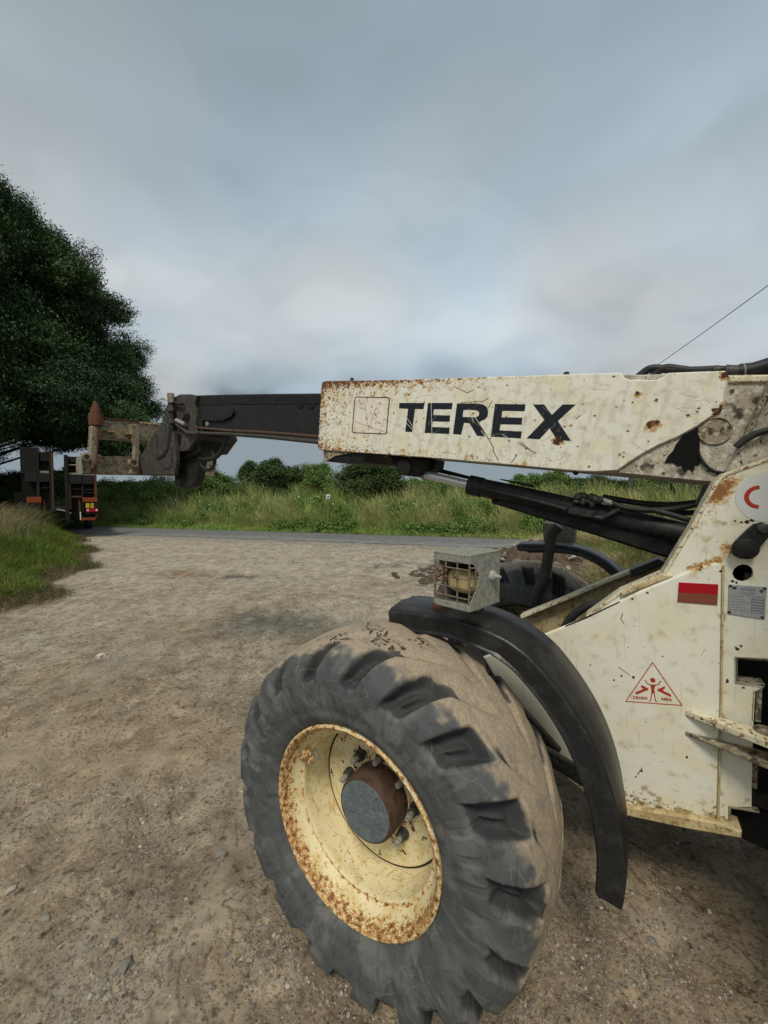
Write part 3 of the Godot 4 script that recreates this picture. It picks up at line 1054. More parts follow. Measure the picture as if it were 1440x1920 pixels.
	tag(many("bindweed_flowers", fl.mesh(), mats.stone, fx, fc, self), "small white trumpet flowers dotted along the grassy bank", "flowers", "", "stuff")

	# the tall seeding grass at the left, and the dry grass on the right
	var meadow := base("tall_grass")
	tag(meadow, "tall seeding grass leaning over the left edge of the dirt yard", "grass", "", "stuff")
	var rough := base("dry_grass")
	tag(rough, "rough half dry grass behind the rubble beside the far mudguard", "grass", "", "stuff")
	var green := grass_clump(15, 40, 0.62, 0.2, 0.0045, 0.6, 0.0)
	var seedy := grass_clump(16, 16, 1.05, 0.22, 0.004, 0.62, 0.75)
	var stubs := grass_clump(17, 30, 0.3, 0.22, 0.004, 1.0, 0.0)
	var lists := [[], [], [], []]
	for i in 30000:
		var x := r.randf_range(-16, -4.0)
		var z := r.randf_range(-17.5, -3.0)
		var d := in_left(x, z)
		if d < -0.25 or d > 5.5: continue
		var h := hue.get_noise_2d(x * 1.7, z * 1.7)
		var b := Basis.from_euler(Vector3(0, r.randf_range(-0.6, 0.6), 0))
		var c := Color(0.16, 0.25, 0.04).lerp(Color(0.3, 0.29, 0.08), clampf(0.35 + h, 0, 1)) * r.randf_range(0.75, 1.25)
		var at := Vector3(x, ground_h(x, z), z)
		if d < 0.25:
			if r.randf() < 0.5: lists[2].append([Transform3D(b.scaled(Vector3(1, r.randf_range(0.4, 1.0), 1)), at), Color(0.16, 0.15, 0.06).lerp(Color(0.24, 0.19, 0.1), r.randf())])
		else:
			var s := r.randf_range(0.7, 1.15) * (0.5 + 0.5 * smoothstep(0.2, 1.3, d))
			lists[0].append([Transform3D(b.scaled(Vector3(1, s, 1)), at), c])
			if r.randf() < 0.16 * smoothstep(0.7, 2.0, d):
				lists[1].append([Transform3D(b.scaled(Vector3.ONE * r.randf_range(0.75, 1.1)), at), Color(0.21, 0.18, 0.085) * r.randf_range(0.7, 1.2)])
	for i in 14000:
		var x := r.randf_range(3.5, 14.0)
		var z := r.randf_range(-13.5, -7.0)
		var d := in_right(x, z)
		if d < 0: continue
		var h := hue.get_noise_2d(x * 1.7, z * 1.7)
		var c := Color(0.19, 0.22, 0.06).lerp(Color(0.44, 0.35, 0.19), clampf(0.55 + h * 1.6, 0, 1)) * r.randf_range(0.75, 1.25)
		lists[3].append([Transform3D(Basis.from_euler(Vector3(0, r.randf() * TAU, 0)).scaled(Vector3(1, r.randf_range(0.6, 1.1) * (0.55 + 0.35 * minf(d, 1.5)), 1)), Vector3(x, ground_h(x, z), z)), c])
	var what := [["leaf_blades", green, meadow], ["seed_heads", seedy, meadow], ["trodden_blades", stubs, meadow], ["dry_blades", green, rough]]
	for k in 4:
		var xf: Array[Transform3D] = []
		var cols := PackedColorArray()
		for q in lists[k]:
			xf.append(q[0]); cols.append(q[1])
		tag(many(what[k][0], what[k][1], mats.blade, xf, cols, what[k][2]), "", "", "", "stuff")

	# heap of rubble behind the far wheel
	var heap := base("rubble_heap", Vector3(3.15, 0, -8.4))
	tag(heap, "low heap of earth and broken stone behind the far front wheel", "rubble heap")
	var hp := PackedVector3Array()
	var hu := PackedVector2Array()
	var hc := PackedColorArray()
	for i in 40:
		for j in 61:
			var rr := 2.4 * i / 39.0
			var a := TAU * j / 60.0
			var x := cos(a) * rr * 1.25
			var z := sin(a) * rr * 0.75
			var y := 0.6 * exp(-pow(rr / 1.15, 2)) * (1.0 + 0.5 * _fine.get_noise_2d(x * 0.6, z * 0.6)) + 0.09 * _fine.get_noise_2d(x + 9.0, z) * smoothstep(2.4, 1.4, rr) - 0.03
			hp.append(Vector3(x, y, z)); hu.append(Vector2(x, z) / 1.7)
			hc.append(Color(0.17, 0.135, 0.105).lerp(Color(0.27, 0.22, 0.17), clampf(0.5 + _fine.get_noise_2d(x * 0.8, z * 0.8 + 4.0), 0, 1)))
	var hm := M.new()
	hm.sheet(hp, 40, 61, hu, hc, Vector3.UP)
	obj("earth", hm, mats.dirt, heap)
	var sx: Array[Transform3D] = []
	var sc := PackedColorArray()
	for i in 1400:
		var rr := 2.0 * sqrt(r.randf())
		var a := r.randf() * TAU
		var x := cos(a) * rr * 1.25
		var z := sin(a) * rr * 0.75
		var s := 0.012 * pow(r.randf_range(0.03, 1.0), -0.55)
		if i < 7: s = r.randf_range(0.09, 0.14)
		s = minf(s, 0.14)
		sx.append(Transform3D(Basis.from_euler(Vector3(r.randf(), r.randf() * TAU, r.randf())).scaled(Vector3.ONE * s), Vector3(x, 0.6 * exp(-pow(rr / 1.15, 2)) + s * 0.1, z)))
		sc.append([Color(0.3, 0.27, 0.23), Color(0.22, 0.18, 0.15), Color(0.38, 0.35, 0.31), Color(0.2, 0.17, 0.15)][r.randi() % 4] * r.randf_range(0.8, 1.15))
	tag(many("broken_stones", stone_mesh(700, 0.6), mats.stone, sx, sc, heap), "", "", "", "stuff")

	# pole and wire
	var foot: Vector3 = G.call(W(1184, 927, 18.4))
	var pole := base("utility_pole", foot)
	tag(pole, "weathered grey wooden pole rising out of the brambles behind the boom", "utility pole")
	var pm := M.new()
	pm.col = Color(0.22, 0.2, 0.175)
	pm.tube(PackedVector3Array([Vector3(0, -0.3, 0), Vector3(0, 6.1, 0)]), 0.14, 12, 0.1)
	obj("post", pm, mats.bark, pole)
	var cap := M.new()
	cap.tube(PackedVector3Array([Vector3(0, 6.1, 0), Vector3(0, 6.2, 0)]), 0.05, 8)
	obj("insulator", cap, mats.white_plastic, pole)
	var top := foot + Vector3(0, 6.2, 0)
	var far_end := W(1560, 434, 9.0)
	var wp := PackedVector3Array()
	for i in 25:
		var t := i / 24.0
		wp.append(top.lerp(far_end + (far_end - top) * 0.6, t) - Vector3(0, 0.5 * 4.0 * t * (1.0 - t) * 0.3, 0))
	var wire := M.new()
	wire.tube(wp, 0.011, 5)
	tag(obj("overhead_wire", wire, mats.hose, self), "thin dark overhead wire running up to the right across the sky", "wire")
	# the small white plate in the grass
	var sign_at: Vector3 = G.call(W(615, 931, 18.6))
	var plate := base("marker_plate", sign_at)
	tag(plate, "small white square marker plate with a dark centre in the long grass", "marker")
	var mp := M.new()
	var ph := W(615, 931, 18.6).y - sign_at.y
	mp.box(Vector3(0, ph, 0), Vector3(0.19, 0.19, 0.012))
	obj("plate", mp, mats.white_plastic, plate)
	var md := M.new()
	md.box(Vector3(0.01, ph - 0.01, 0.008), Vector3(0.08, 0.07, 0.006), Basis(), 0.001)
	obj("dark_centre", md, mats.void, plate)
	var ms := M.new()
	ms.box(Vector3(0, ph * 0.5 - 0.1, -0.02), Vector3(0.035, ph, 0.02))
	obj("stake", ms, mats.rusty_steel, plate)


# ---------------------------------------------------------------- low loader trailer on the lane
func make_trailer() -> void:
	var Z := 14.6
	var at := W(112, 927, Z)
	at.y = 0.0
	var t := base("low_loader_trailer", at)
	t.rotation_degrees.y = 37.0              # its tail is turned towards the yard
	var tail := Vector3(sin(t.rotation.y), 0, cos(t.rotation.y))
	tag(t, "black and orange low loader trailer with its rear ramps folded upright", "trailer")
	surface("trailer_orange", rgb(126, 55, 18), 0.75)
	surface("trailer_yellow", rgb(184, 158, 34), 0.6)
	surface("trailer_dark", rgb(30, 28, 26), 0.8)
	surface("trailer_black", rgb(22, 21, 20), 0.8)
	surface("lamp_red", rgb(150, 20, 26), 0.3)
	surface("trailer_grey", rgb(27, 27, 28), 0.8)
	surface("trailer_tan", rgb(84, 56, 30), 0.75)
	var X := func(px: float) -> float:
		var r := ray(px, 927)
		var p := cam_pos + r * ((at - cam_pos).dot(tail) / r.dot(tail))
		return (p - at).dot(Vector3(tail.z, 0, -tail.x))
	var H := func(py: float) -> float:
		var r := ray(120, py)
		return (cam_pos + r * ((at - cam_pos).dot(tail) / r.dot(tail))).y
	# a box from pixel rectangle to pixel rectangle, with its front face at z
	var B := func(called: String, x0: float, y0: float, x1: float, y1: float, z: float, depth: float, mat: Material, parent: Node) -> Node:
		var m := M.new()
		var a := Vector3(X.call(x0), H.call(y1), 0)
		var b := Vector3(X.call(x1), H.call(y0), 0)
		m.box(Vector3((a.x + b.x) * 0.5, (a.y + b.y) * 0.5, z - depth * 0.5), Vector3(b.x - a.x, b.y - a.y, depth), Basis(), 0.008)
		return obj(called, m, mat, parent)
	for side in 2:
		var ramp := base("ramp", Vector3.ZERO, t)
		ramp.set_meta("label", "right upright ramp carrying the yellow plate" if side else "left upright ramp half hidden by grass")
		if side:
			B.call("rail", 122, 853, 129.5, 978, 0.1, 0.25, mats.trailer_black, ramp)
			B.call("rail", 150.5, 854, 154, 905, 0.1, 0.2, mats.trailer_dark, ramp)
			B.call("rail", 177, 889, 182, 972, 0.05, 0.2, mats.trailer_tan, ramp)
			B.call("rail", 129.5, 908, 133, 955, 0.06, 0.14, mats.trailer_tan, ramp)
			B.call("crossbar", 129, 857, 151, 866, 0.0, 0.1, mats.trailer_dark, ramp)
			B.call("crossbar", 130, 870, 150, 872.5, 0.02, 0.06, mats.rusty_steel, ramp)
			B.call("crossbar", 130, 886, 150, 890, 0.02, 0.06, mats.rusty_steel, ramp)
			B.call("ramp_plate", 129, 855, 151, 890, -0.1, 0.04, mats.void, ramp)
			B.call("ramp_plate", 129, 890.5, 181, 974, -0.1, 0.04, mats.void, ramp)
			B.call("grey_band", 130, 889.5, 178, 907, 0.06, 0.05, mats.trailer_grey, ramp)
			B.call("crossbar", 132, 916, 154, 918, 0.0, 0.06, mats.trailer_dark, ramp)
			B.call("crossbar", 156, 917, 176, 919, 0.0, 0.06, mats.trailer_dark, ramp)
			B.call("crossbar", 156, 923, 176, 925, -0.02, 0.06, mats.trailer_dark, ramp)
			B.call("crossbar", 133, 930, 153, 933, 0.02, 0.06, mats.trailer_tan, ramp)
			B.call("upright", 153.5, 908, 157, 962, 0.02, 0.1, mats.trailer_dark, ramp)
			B.call("upright", 147, 939, 150.5, 963, 0.06, 0.06, mats.trailer_tan, ramp)
			B.call("orange_panel", 154.5, 933, 182.5, 941.5, 0.12, 0.05, mats.trailer_orange, ramp)
			var lb: Node = B.call("lamp_board", 159, 942, 184, 965, 0.1, 0.1, mats.trailer_grey, t)
			# the yellow plate is broken up by dark marks
			var plate := M.new()
			for q in [[160, 944, 167, 953], [168.5, 946.5, 171, 950], [169.5, 944, 175, 948], [169, 949, 175, 953]]:
				var a := Vector3(X.call(q[0]), H.call(q[3]), 0)
				var b := Vector3(X.call(q[2]), H.call(q[1]), 0)
				plate.box(Vector3((a.x + b.x) * 0.5, (a.y + b.y) * 0.5, 0.108), b - a + Vector3(0, 0, 0.012), Basis(), 0.002)
			obj("yellow_plate", plate, mats.trailer_yellow, lb)
			B.call("red_lamp", 160.5, 954.5, 183.5, 961, 0.135, 0.04, mats.lamp_red, lb)
			for px in [163.5, 180.0]:
				B.call("white_reflector", px - 1.5, 955.8, px + 1.7, 959, 0.145, 0.012, mats.white_plastic, lb)
			B.call("orange_bar", 151, 971.5, 178, 976.5, 0.1, 0.05, mats.trailer_orange, t)
			B.call("white_strip", 148.6, 960, 150.6, 976, 0.13, 0.03, mats.white_plastic, t)
		else:
			B.call("rail", 94, 847, 102, 960, 0.1, 0.25, mats.trailer_black, ramp)
			B.call("rail", 98.5, 851, 101.5, 955, 0.13, 0.03, mats.trailer_tan, ramp)
			B.call("rail", 71, 843, 75, 932, 0.06, 0.2, mats.trailer_dark, ramp)
			B.call("side_panel", 40, 842, 71, 890, 0.0, 0.08, mats.trailer_black, ramp)
			B.call("crossbar", 75, 850, 94, 866, 0.0, 0.06, mats.trailer_black, ramp)
			B.call("crossbar", 75, 884, 94, 889, 0.02, 0.06, mats.rusty_steel, ramp)
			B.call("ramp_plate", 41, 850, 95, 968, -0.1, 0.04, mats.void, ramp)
			B.call("grey_band", 48, 888, 98, 904, 0.06, 0.05, mats.trailer_grey, ramp)
			B.call("upright", 70, 905, 74, 931, 0.02, 0.08, mats.trailer_tan, ramp)
			B.call("crossbar", 76, 914, 96, 916, 0.0, 0.06, mats.trailer_dark, ramp)
			B.call("orange_panel", 50, 931.5, 78, 942, 0.12, 0.05, mats.trailer_orange, ramp)
			B.call("upright", 81, 937, 84, 960, 0.04, 0.06, mats.trailer_tan, ramp)
			B.call("lamp_board", 44, 943, 76, 965, 0.1, 0.1, mats.trailer_grey, t)
	# bed, sloping tail and wheels further in
	var bed := M.new()
	bed.box(Vector3(-0.1, 0.98, -5.2), Vector3(2.6, 0.22, 9.6))
	obj("bed", bed, mats.trailer_black, t)
	for sx in [-0.78, 0.62]:
		var back := M.new()
		back.box(Vector3(sx, 1.35, -0.35), Vector3(0.95, 0.75, 0.35))
		obj("ramp_spring_box", back, mats.void, t)
	var beam := M.new()
	beam.tube(PackedVector3Array([Vector3(X.call(104), H.call(955), 0.05), Vector3(X.call(118), H.call(957), 0.05), Vector3(X.call(132), H.call(963), 0.05)]), 0.03, 8)
	obj("cross_tube", beam, mats.lamp_grey, t)
	for k in 3:
		for sx in [-0.95, 0.85]:
			var w := M.new()
			var xf := Transform3D(Basis(Vector3.UP, PI / 2), Vector3(sx, 0.42, -4.6 - k * 1.15))
			w.lathe(PackedVector2Array([Vector2(0.0, -0.16), Vector2(0.2, -0.16), Vector2(0.22, -0.13), Vector2(0.37, -0.15), Vector2(0.42, -0.1), Vector2(0.42, 0.1), Vector2(0.37, 0.15), Vector2(0.22, 0.13), Vector2(0.2, 0.16), Vector2(0.0, 0.16)]), 24, xf)
			obj("wheel", w, mats.hose, t)


# ---------------------------------------------------------------- wheels
const LUGS := 18.0
var tyre_prof := PackedVector2Array()     # (radius, z), z outward from the rim plane
var tyre_s := PackedFloat32Array()        # share of the section's length at each point

func tyre_profile() -> void:
	var half := [Vector2(0.312, -0.03), Vector2(0.327, -0.004), Vector2(0.342, 0.012), Vector2(0.375, 0.026), Vector2(0.42, 0.036), Vector2(0.465, 0.035), Vector2(0.505, 0.025), Vector2(0.535, 0.008), Vector2(0.565, -0.022), Vector2(0.583, -0.062), Vector2(0.592, -0.115), Vector2(0.597, -0.165)]
	var pts := []
	for q in half: pts.append(q)
	pts.append(Vector2(0.598, -0.21))
	for i in range(half.size() - 1, -1, -1): pts.append(Vector2(half[i].x, -0.42 - half[i].y))
	var fine := PackedVector2Array()
	for i in pts.size() - 1:
		var p0: Vector2 = pts[maxi(i - 1, 0)]
		var p1: Vector2 = pts[i]
		var p2: Vector2 = pts[i + 1]
		var p3: Vector2 = pts[mini(i + 2, pts.size() - 1)]
		for k in 8: fine.append(p1.cubic_interpolate(p2, p0, p3, k / 8.0))
	fine.append(pts[pts.size() - 1])
	# spread evenly along the section
	var len := PackedFloat32Array([0.0])
	for i in range(1, fine.size()): len.append(len[i - 1] + fine[i].distance_to(fine[i - 1]))
	var total := len[len.size() - 1]
	var count := 120
	var at := 0
	for i in count:
		var want := total * i / (count - 1)
		while at < fine.size() - 2 and len[at + 1] < want: at += 1
		var f := (want - len[at]) / maxf(1e-6, len[at + 1] - len[at])
		tyre_prof.append(fine[at].lerp(fine[at + 1], clampf(f, 0, 1)))
		tyre_s.append(float(i) / (count - 1))

# how deep the gap between two lugs is: f = angle (radians), s = place across the section
func lug_gap(f: float, s: float) -> float:
	var out := s < 0.5
	var q := s if out else 1.0 - s
	if q < 0.18: return 0.0
	var side := 0.0 if out else 0.5
	# open pockets at the shoulder, and shallow worn grooves that curve on across the tread
	var t := LUGS * f / TAU - side + (q - 0.3) * 2.2
	var p := fposmod(t, 1.0)
	var k := fposmod(floor(t), LUGS) * 7.31 + side * 3.1
	var wide := 0.4 + 0.07 * sin(k)
	var deep := 0.047 + 0.008 * sin(k * 1.7 + 1.0)
	var ends := 0.375 + 0.018 * sin(k * 2.3 + 2.0)
	var pocket := deep * smoothstep(0.187, 0.225, q) * (1.0 - smoothstep(ends - 0.03, ends, q)) * smoothstep(0.0, 0.07, p) * (1.0 - smoothstep(wide, wide + 0.08, p))
	# a lower rib runs out along the bottom of each pocket
	pocket *= 1.0 - 0.35 * exp(-pow((p - wide * 0.55) / 0.06, 2)) * (1.0 - smoothstep(0.29, 0.34, q))
	var p2 := fposmod(LUGS * f / TAU - side + 0.14 + (q - 0.36) * 7.0, 1.0)
	var groove := 0.015 * smoothstep(0.35, 0.39, q) * (1.0 - smoothstep(0.42, 0.5, q)) * smoothstep(0.0, 0.1, p2) * (1.0 - smoothstep(0.16, 0.5, p2))
	var rise := 0.0065 * smoothstep(0.187, 0.21, q) * (1.0 - smoothstep(0.28, 0.36, q)) * (1.0 - smoothstep(0.0, 0.07, p) * (1.0 - smoothstep(wide, wide + 0.08, p)))
	return pocket + groove - rise


func make_tyre_mesh() -> ArrayMesh:
	var wob := noise(2.2, 611, FastNoiseLite.TYPE_SIMPLEX_SMOOTH, 3)
	var rows := tyre_prof.size()
	var cols := 721
	var p := PackedVector3Array()
	var uvs := PackedVector2Array()
	for i in rows:
		var q := tyre_prof[i]
		var a := tyre_prof[maxi(i - 1, 0)]
		var b := tyre_prof[mini(i + 1, rows - 1)]
		var g := Vector2(b.y - a.y, -(b.x - a.x)).normalized()
		if g.x < 0 and q.x > 0.55: g = -g
		if i < rows / 2 and g.y < 0: g = -g
		if i > rows / 2 and g.y > 0: g = -g
		var s := tyre_s[i]
		var ribs := 0.0025 * exp(-pow((s - 0.075) / 0.008, 2)) + 0.003 * exp(-pow((s - 0.235) / 0.006, 2)) - 0.002 * exp(-pow((s - 0.1) / 0.006, 2))
		for j in cols:
			var f := TAU * (j % (cols - 1)) / (cols - 1)
			var d := ribs - lug_gap(f, s)
			d += 0.004 * wob.get_noise_3d(cos(f) * 2.0, sin(f) * 2.0, s * 6.0) * smoothstep(0.2, 0.3, minf(s, 1.0 - s))
			# raised marks on the sidewall
			if s > 0.12 and s < 0.2:
				var t := fposmod(f / TAU * 40.0, 1.0)
				var block := fposmod(f / TAU * 5.0, 1.0)
				if block < 0.42 and t > 0.15 and t < 0.8: d += 0.003
			var r := q.x + g.x * d
			# flattened where it stands
			var y := sin(f) * r
			var z := q.y + g.y * d
			var low := -0.562
			if y < low:
				y = low + (y - low) * 0.12
				z += 0.0
			elif y < -0.4:
				z += signf(z + 0.21) * 0.012 * smoothstep(-0.4, -0.55, y)
			p.append(Vector3(cos(f) * r, y, z))
			uvs.append(Vector2(float(j) / (cols - 1), s))
	var m := M.new()
	m.sheet(p, rows, cols, uvs, PackedColorArray(), Vector3.ZERO, true)
	# make the normals face away from the middle of the section
	var sum := 0.0
	for i in range(0, m.v.size(), 97):
		var v := m.v[i]
		var c := Vector3(v.x, v.y, 0).normalized() * 0.45 + Vector3(0, 0, -0.21)
		sum += signf(m.n[i].dot(v - c))
	if sum < 0:
		for i in m.n.size(): m.n[i] = -m.n[i]
		for i in range(0, m.ix.size(), 3):
			var k := m.ix[i]
			m.ix[i] = m.ix[i + 1]
			m.ix[i + 1] = k
	return m.mesh()

func tyre_texture() -> Image:
	var w := 2048
	var h := 512
	var S := FastNoiseLite.TYPE_SIMPLEX_SMOOTH
	var im := canvas(w, h, rgb(82, 84, 84))
	var n_big := nbytes(w, h, noise(0.008, 621, S), true)
	var n_mid := nbytes(w, h, noise(0.025, 622, S), true)
	var n_fine := nbytes(w, h, noise(0.12, 623, S, 3), true)
	var n_str := nbytes(w, h, noise(0.03, 624, S), false, 1, 4)
	lay(im, rgb(112, 111, 107), n_big, 105, 195, 0.75)
	lay(im, rgb(58, 60, 61), n_mid, 130, 225, 0.5)
	lay(im, rgb(112, 114, 114), n_str, 165, 225, 0.55)
	lay(im, rgb(50, 52, 53), n_fine, 150, 230, 0.22)
	# dust and dried clay on the tread; bare black rubber in the gaps
	var tread := biasmap(w, h, 1536, 192, func(u: float, v: float) -> float:
		var q := minf(v, 1.0 - v)
		var top := 0.5 + 0.5 * cos((u - 0.27) * TAU)
		return clampf(-0.95 + 1.75 * smoothstep(0.262 - 0.02 * top, 0.365, q) + 0.25 * top * smoothstep(0.24, 0.3, q) - 1.3 * clampf(lug_gap(u * TAU, v) / 0.02, 0, 1) * (1.0 - smoothstep(0.39, 0.405, q)), -1, 1))
	lay(im, rgb(118, 113, 105), n_mid, 84, 176, 0.8, tread, 0.95)
	lay(im, rgb(152, 139, 121), n_big, 112, 190, 0.85, tread, 1.0)
	lay(im, rgb(174, 157, 132), n_mid, 145, 215, 0.7, tread, 0.85)
	lay(im, rgb(120, 110, 96), n_fine, 175, 235, 0.3, tread, 0.6)
	var gaps := biasmap(w, h, 1536, 192, func(u: float, v: float) -> float:
		return -1.0 + 1.9 * clampf(lug_gap(u * TAU, v) / 0.016, 0, 1) * (1.0 - smoothstep(0.39, 0.405, minf(v, 1.0 - v))))
	lay(im, rgb(52, 53, 54), n_mid, 90, 190, 0.75, gaps, 1.0)
	# oily dark flakes here and there on the tread
	for k in 12:
		var u := [0.285, 0.245, 0.262, 0.31, 0.225, 0.6, 0.72, 0.9, 0.35, 0.21, 0.27, 0.24][k] as float
		var v := [0.39, 0.44, 0.47, 0.42, 0.41, 0.5, 0.45, 0.55, 0.5, 0.5, 0.52, 0.4][k] as float
		for q in 26: blot(im, Vector2(u * w + rng.randfn() * 9, v * h + rng.randfn() * 9), rng.randf_range(1.0, 4.0), rgb(52, 42, 34), 0.85)
	# scuffs round the sidewall
	for k in 260:
		var at := Vector2(rng.randf() * w, h * rng.randf_range(0.05, 0.29))
		crack(im, at, rng.randf_range(-0.5, 0.5) + (PI if k % 2 else 0.0), 6, rng.randf_range(3, 12), 0.3, 0.5, rgb(150, 150, 148) if k % 3 else rgb(34, 35, 37), rng.randf_range(0.15, 0.45))
	return im

func rim_texture() -> Image:
	var w := 1536
	var h := 512
	var S := FastNoiseLite.TYPE_SIMPLEX_SMOOTH
	var im := canvas(w, h, rgb(226, 214, 172))
	var a := nbytes(w, h, noise(0.012, 641, S), true)
	var b := nbytes(w, h, noise(0.045, 642, S), true)
	var c := nbytes(w, h, noise(0.13, 643, S, 3), true)
	lay(im, rgb(206, 184, 126), a, 120, 200, 0.6)
	lay(im, rgb(150, 126, 88), b, 165, 225, 0.4)
	# v: 0 at the outer lip, about 0.3 at the ridge, 0.62 at the weld of the disc
	var band := biasmap(w, h, 96, 128, func(u: float, v: float) -> float:
		var low := 0.5 - 0.5 * sin(u * TAU)
		var k := 0.85 * exp(-pow((v - 0.12) / 0.09, 2)) + 0.5 * exp(-pow((v - 0.285) / 0.025, 2)) * (0.4 + 0.6 * low)
		k += 0.25 * exp(-pow((v - 0.62) / 0.03, 2)) + 0.4 * exp(-pow((v - 0.93) / 0.05, 2))
		return -0.75 + 1.25 * k)
	lay(im, rgb(190, 142, 76), b, 104, 160, 0.8, band, 0.8)
	lay(im, rgb(150, 90, 42), c, 128, 178, 0.85, band, 0.8)
	lay(im, rgb(96, 58, 34), b, 150, 200, 0.8, band, 0.75)
	lay(im, rgb(238, 222, 160), c, 168, 196, 0.75, band, 0.3)
	fill_poly(im, PackedVector2Array([Vector2(0, h * 0.595), Vector2(w, h * 0.595), Vector2(w, h * 0.635), Vector2(0, h * 0.635)]), rgb(60, 46, 34), 0.85)
	for k in 44:
		var at := Vector2(fposmod((2.0 + 42.4 * (k % 9) + rng.randf_range(-14, 14)) / 360.0, 1.0) * w, h * rng.randf_range(0.85, 0.96))
		for q in 7: blot(im, at + Vector2(rng.randfn() * 8, rng.randfn() * 7), rng.randf_range(2, 8), rgb(58, 36, 26), 0.9)
	# specks and runs of rust on the barrel
	for k in 900:
		blot(im, Vector2(rng.randf() * w, h * rng.randf_range(0.3, 1.0)), rng.randf_range(0.6, 2.4), rgb(122, 72, 30) if k % 3 else rgb(62, 40, 26), rng.randf_range(0.5, 0.9))
	for k in 60:
		crack(im, Vector2(rng.randf() * w, h * rng.randf_range(0.32, 0.62)), rng.randf_range(-0.3, 0.3) + PI * 0.5 * (k % 2), 7, rng.randf_range(3, 9), 0.5, 0.7, rgb(120, 74, 36), 0.55)
	for k in 26:
		var at := Vector2(rng.randf() * w, h * rng.randf_range(0.66, 0.97))
		for q in 5: blot(im, at + Vector2(rng.randfn() * 7, rng.randfn() * 5), rng.randf_range(2, 7), rgb(66, 38, 26), 0.9)
	return im

func make_wheel(called: String, parent: Node3D, at: Vector3, turn: float) -> Node3D:
	var w := base(called, at, parent)
	w.rotation.y = turn
	var ty := MeshInstance3D.new()
	ty.name = "tyre"
	ty.mesh = make_tyre_mesh()
	ty.material_override = mats.tyre
	w.add_child(ty)
	var rim := M.new()
	rim.lathe(PackedVector2Array([Vector2(0.318, -0.012), Vector2(0.329, -0.002), Vector2(0.329, 0.007), Vector2(0.322, 0.012), Vector2(0.315, 0.009), Vector2(0.309, -0.004), Vector2(0.3, -0.028), Vector2(0.288, -0.05), Vector2(0.279, -0.064), Vector2(0.270, -0.063), Vector2(0.266, -0.068), Vector2(0.267, -0.08), Vector2(0.264, -0.11), Vector2(0.259, -0.186), Vector2(0.259, -0.199), Vector2(0.253, -0.199), Vector2(0.251, -0.188), Vector2(0.24, -0.186), Vector2(0.2, -0.186), Vector2(0.1, -0.184)]), 128)
	obj("rim", rim, mats.rim, w)
	var back := M.new()
	back.lathe(PackedVector2Array([Vector2(0.1, -0.215), Vector2(0.262, -0.215), Vector2(0.275, -0.24), Vector2(0.3, -0.39), Vector2(0.312, -0.405)]), 64)
	obj("rim_back", back, mats.old_cream, w)
	var drum := M.new()
	drum.lathe(PackedVector2Array([Vector2(0.112, -0.19), Vector2(0.112, -0.105), Vector2(0.109, -0.1), Vector2(0.109, -0.088), Vector2(0.105, -0.081), Vector2(0.1, -0.08)]), 64)
	obj("hub", drum, mats.hub_rust, w)
	var cap := M.new()
	var ring := PackedVector2Array()
	for k in 48: ring.append(Vector2(cos(TAU * k / 48), sin(TAU * k / 48)) * 0.1005)
	cap.uvf = func(q: Vector3) -> Vector2: return Vector2(q.x + 0.11, 0.11 - q.y) / 0.22
	cap.prism(ring, -0.09, -0.0785, 0.002)
	obj("hub_cap", cap, mats.hubcap, w)
	for k in 8:
		var a := deg_to_rad(2.0 + 42.4 * k) if k < 5 else deg_to_rad(2.0 + 42.4 * 4 + (k - 4) * 47.0)
		var q := Vector3(cos(a), sin(a), 0) * 0.1425
		var nut := M.new()
		nut.lathe(PackedVector2Array([Vector2(0.021, -0.186), Vector2(0.021, -0.176), Vector2(0.0145, -0.174)]), 18, Transform3D(Basis(), q))
		var hex := PackedVector2Array()
		for i in 6: hex.append(Vector2(q.x, q.y) + Vector2.from_angle(TAU * i / 6.0 + k * 0.7) * 0.0175)
		nut.prism(hex, -0.177, -0.154, 0.002)
		obj("wheel_nut", nut, mats.dark_metal, w)
		nut = M.new()
		nut.lathe(PackedVector2Array([Vector2(0.0105, -0.156), Vector2(0.0105, -0.13), Vector2(0.008, -0.127), Vector2(0.0, -0.127)]), 12, Transform3D(Basis(), q))
		obj("wheel_stud", nut, mats.nut, w)
	var clamp := M.new()
	var ca := deg_to_rad(152.0)
	var cb := Basis(Vector3(0, 0, 1), ca)
	clamp.box(cb * Vector3(0.272, 0, -0.045), Vector3(0.03, 0.05, 0.035), cb * Basis(Vector3(0, 1, 0), 0.5), 0.008)
	clamp.box(cb * Vector3(0.255, 0.008, -0.055), Vector3(0.03, 0.03, 0.018), cb, 0.006)
	obj("valve_guard", clamp, mats.rust_cream, w)
	var stem := M.new()
	stem.tube(PackedVector3Array([cb * Vector3(0.265, -0.01, -0.075), cb * Vector3(0.245, -0.014, -0.07), cb * Vector3(0.232, -0.016, -0.058)]), 0.006, 8)
	obj("valve_stem", stem, mats.nut, w)
	return w

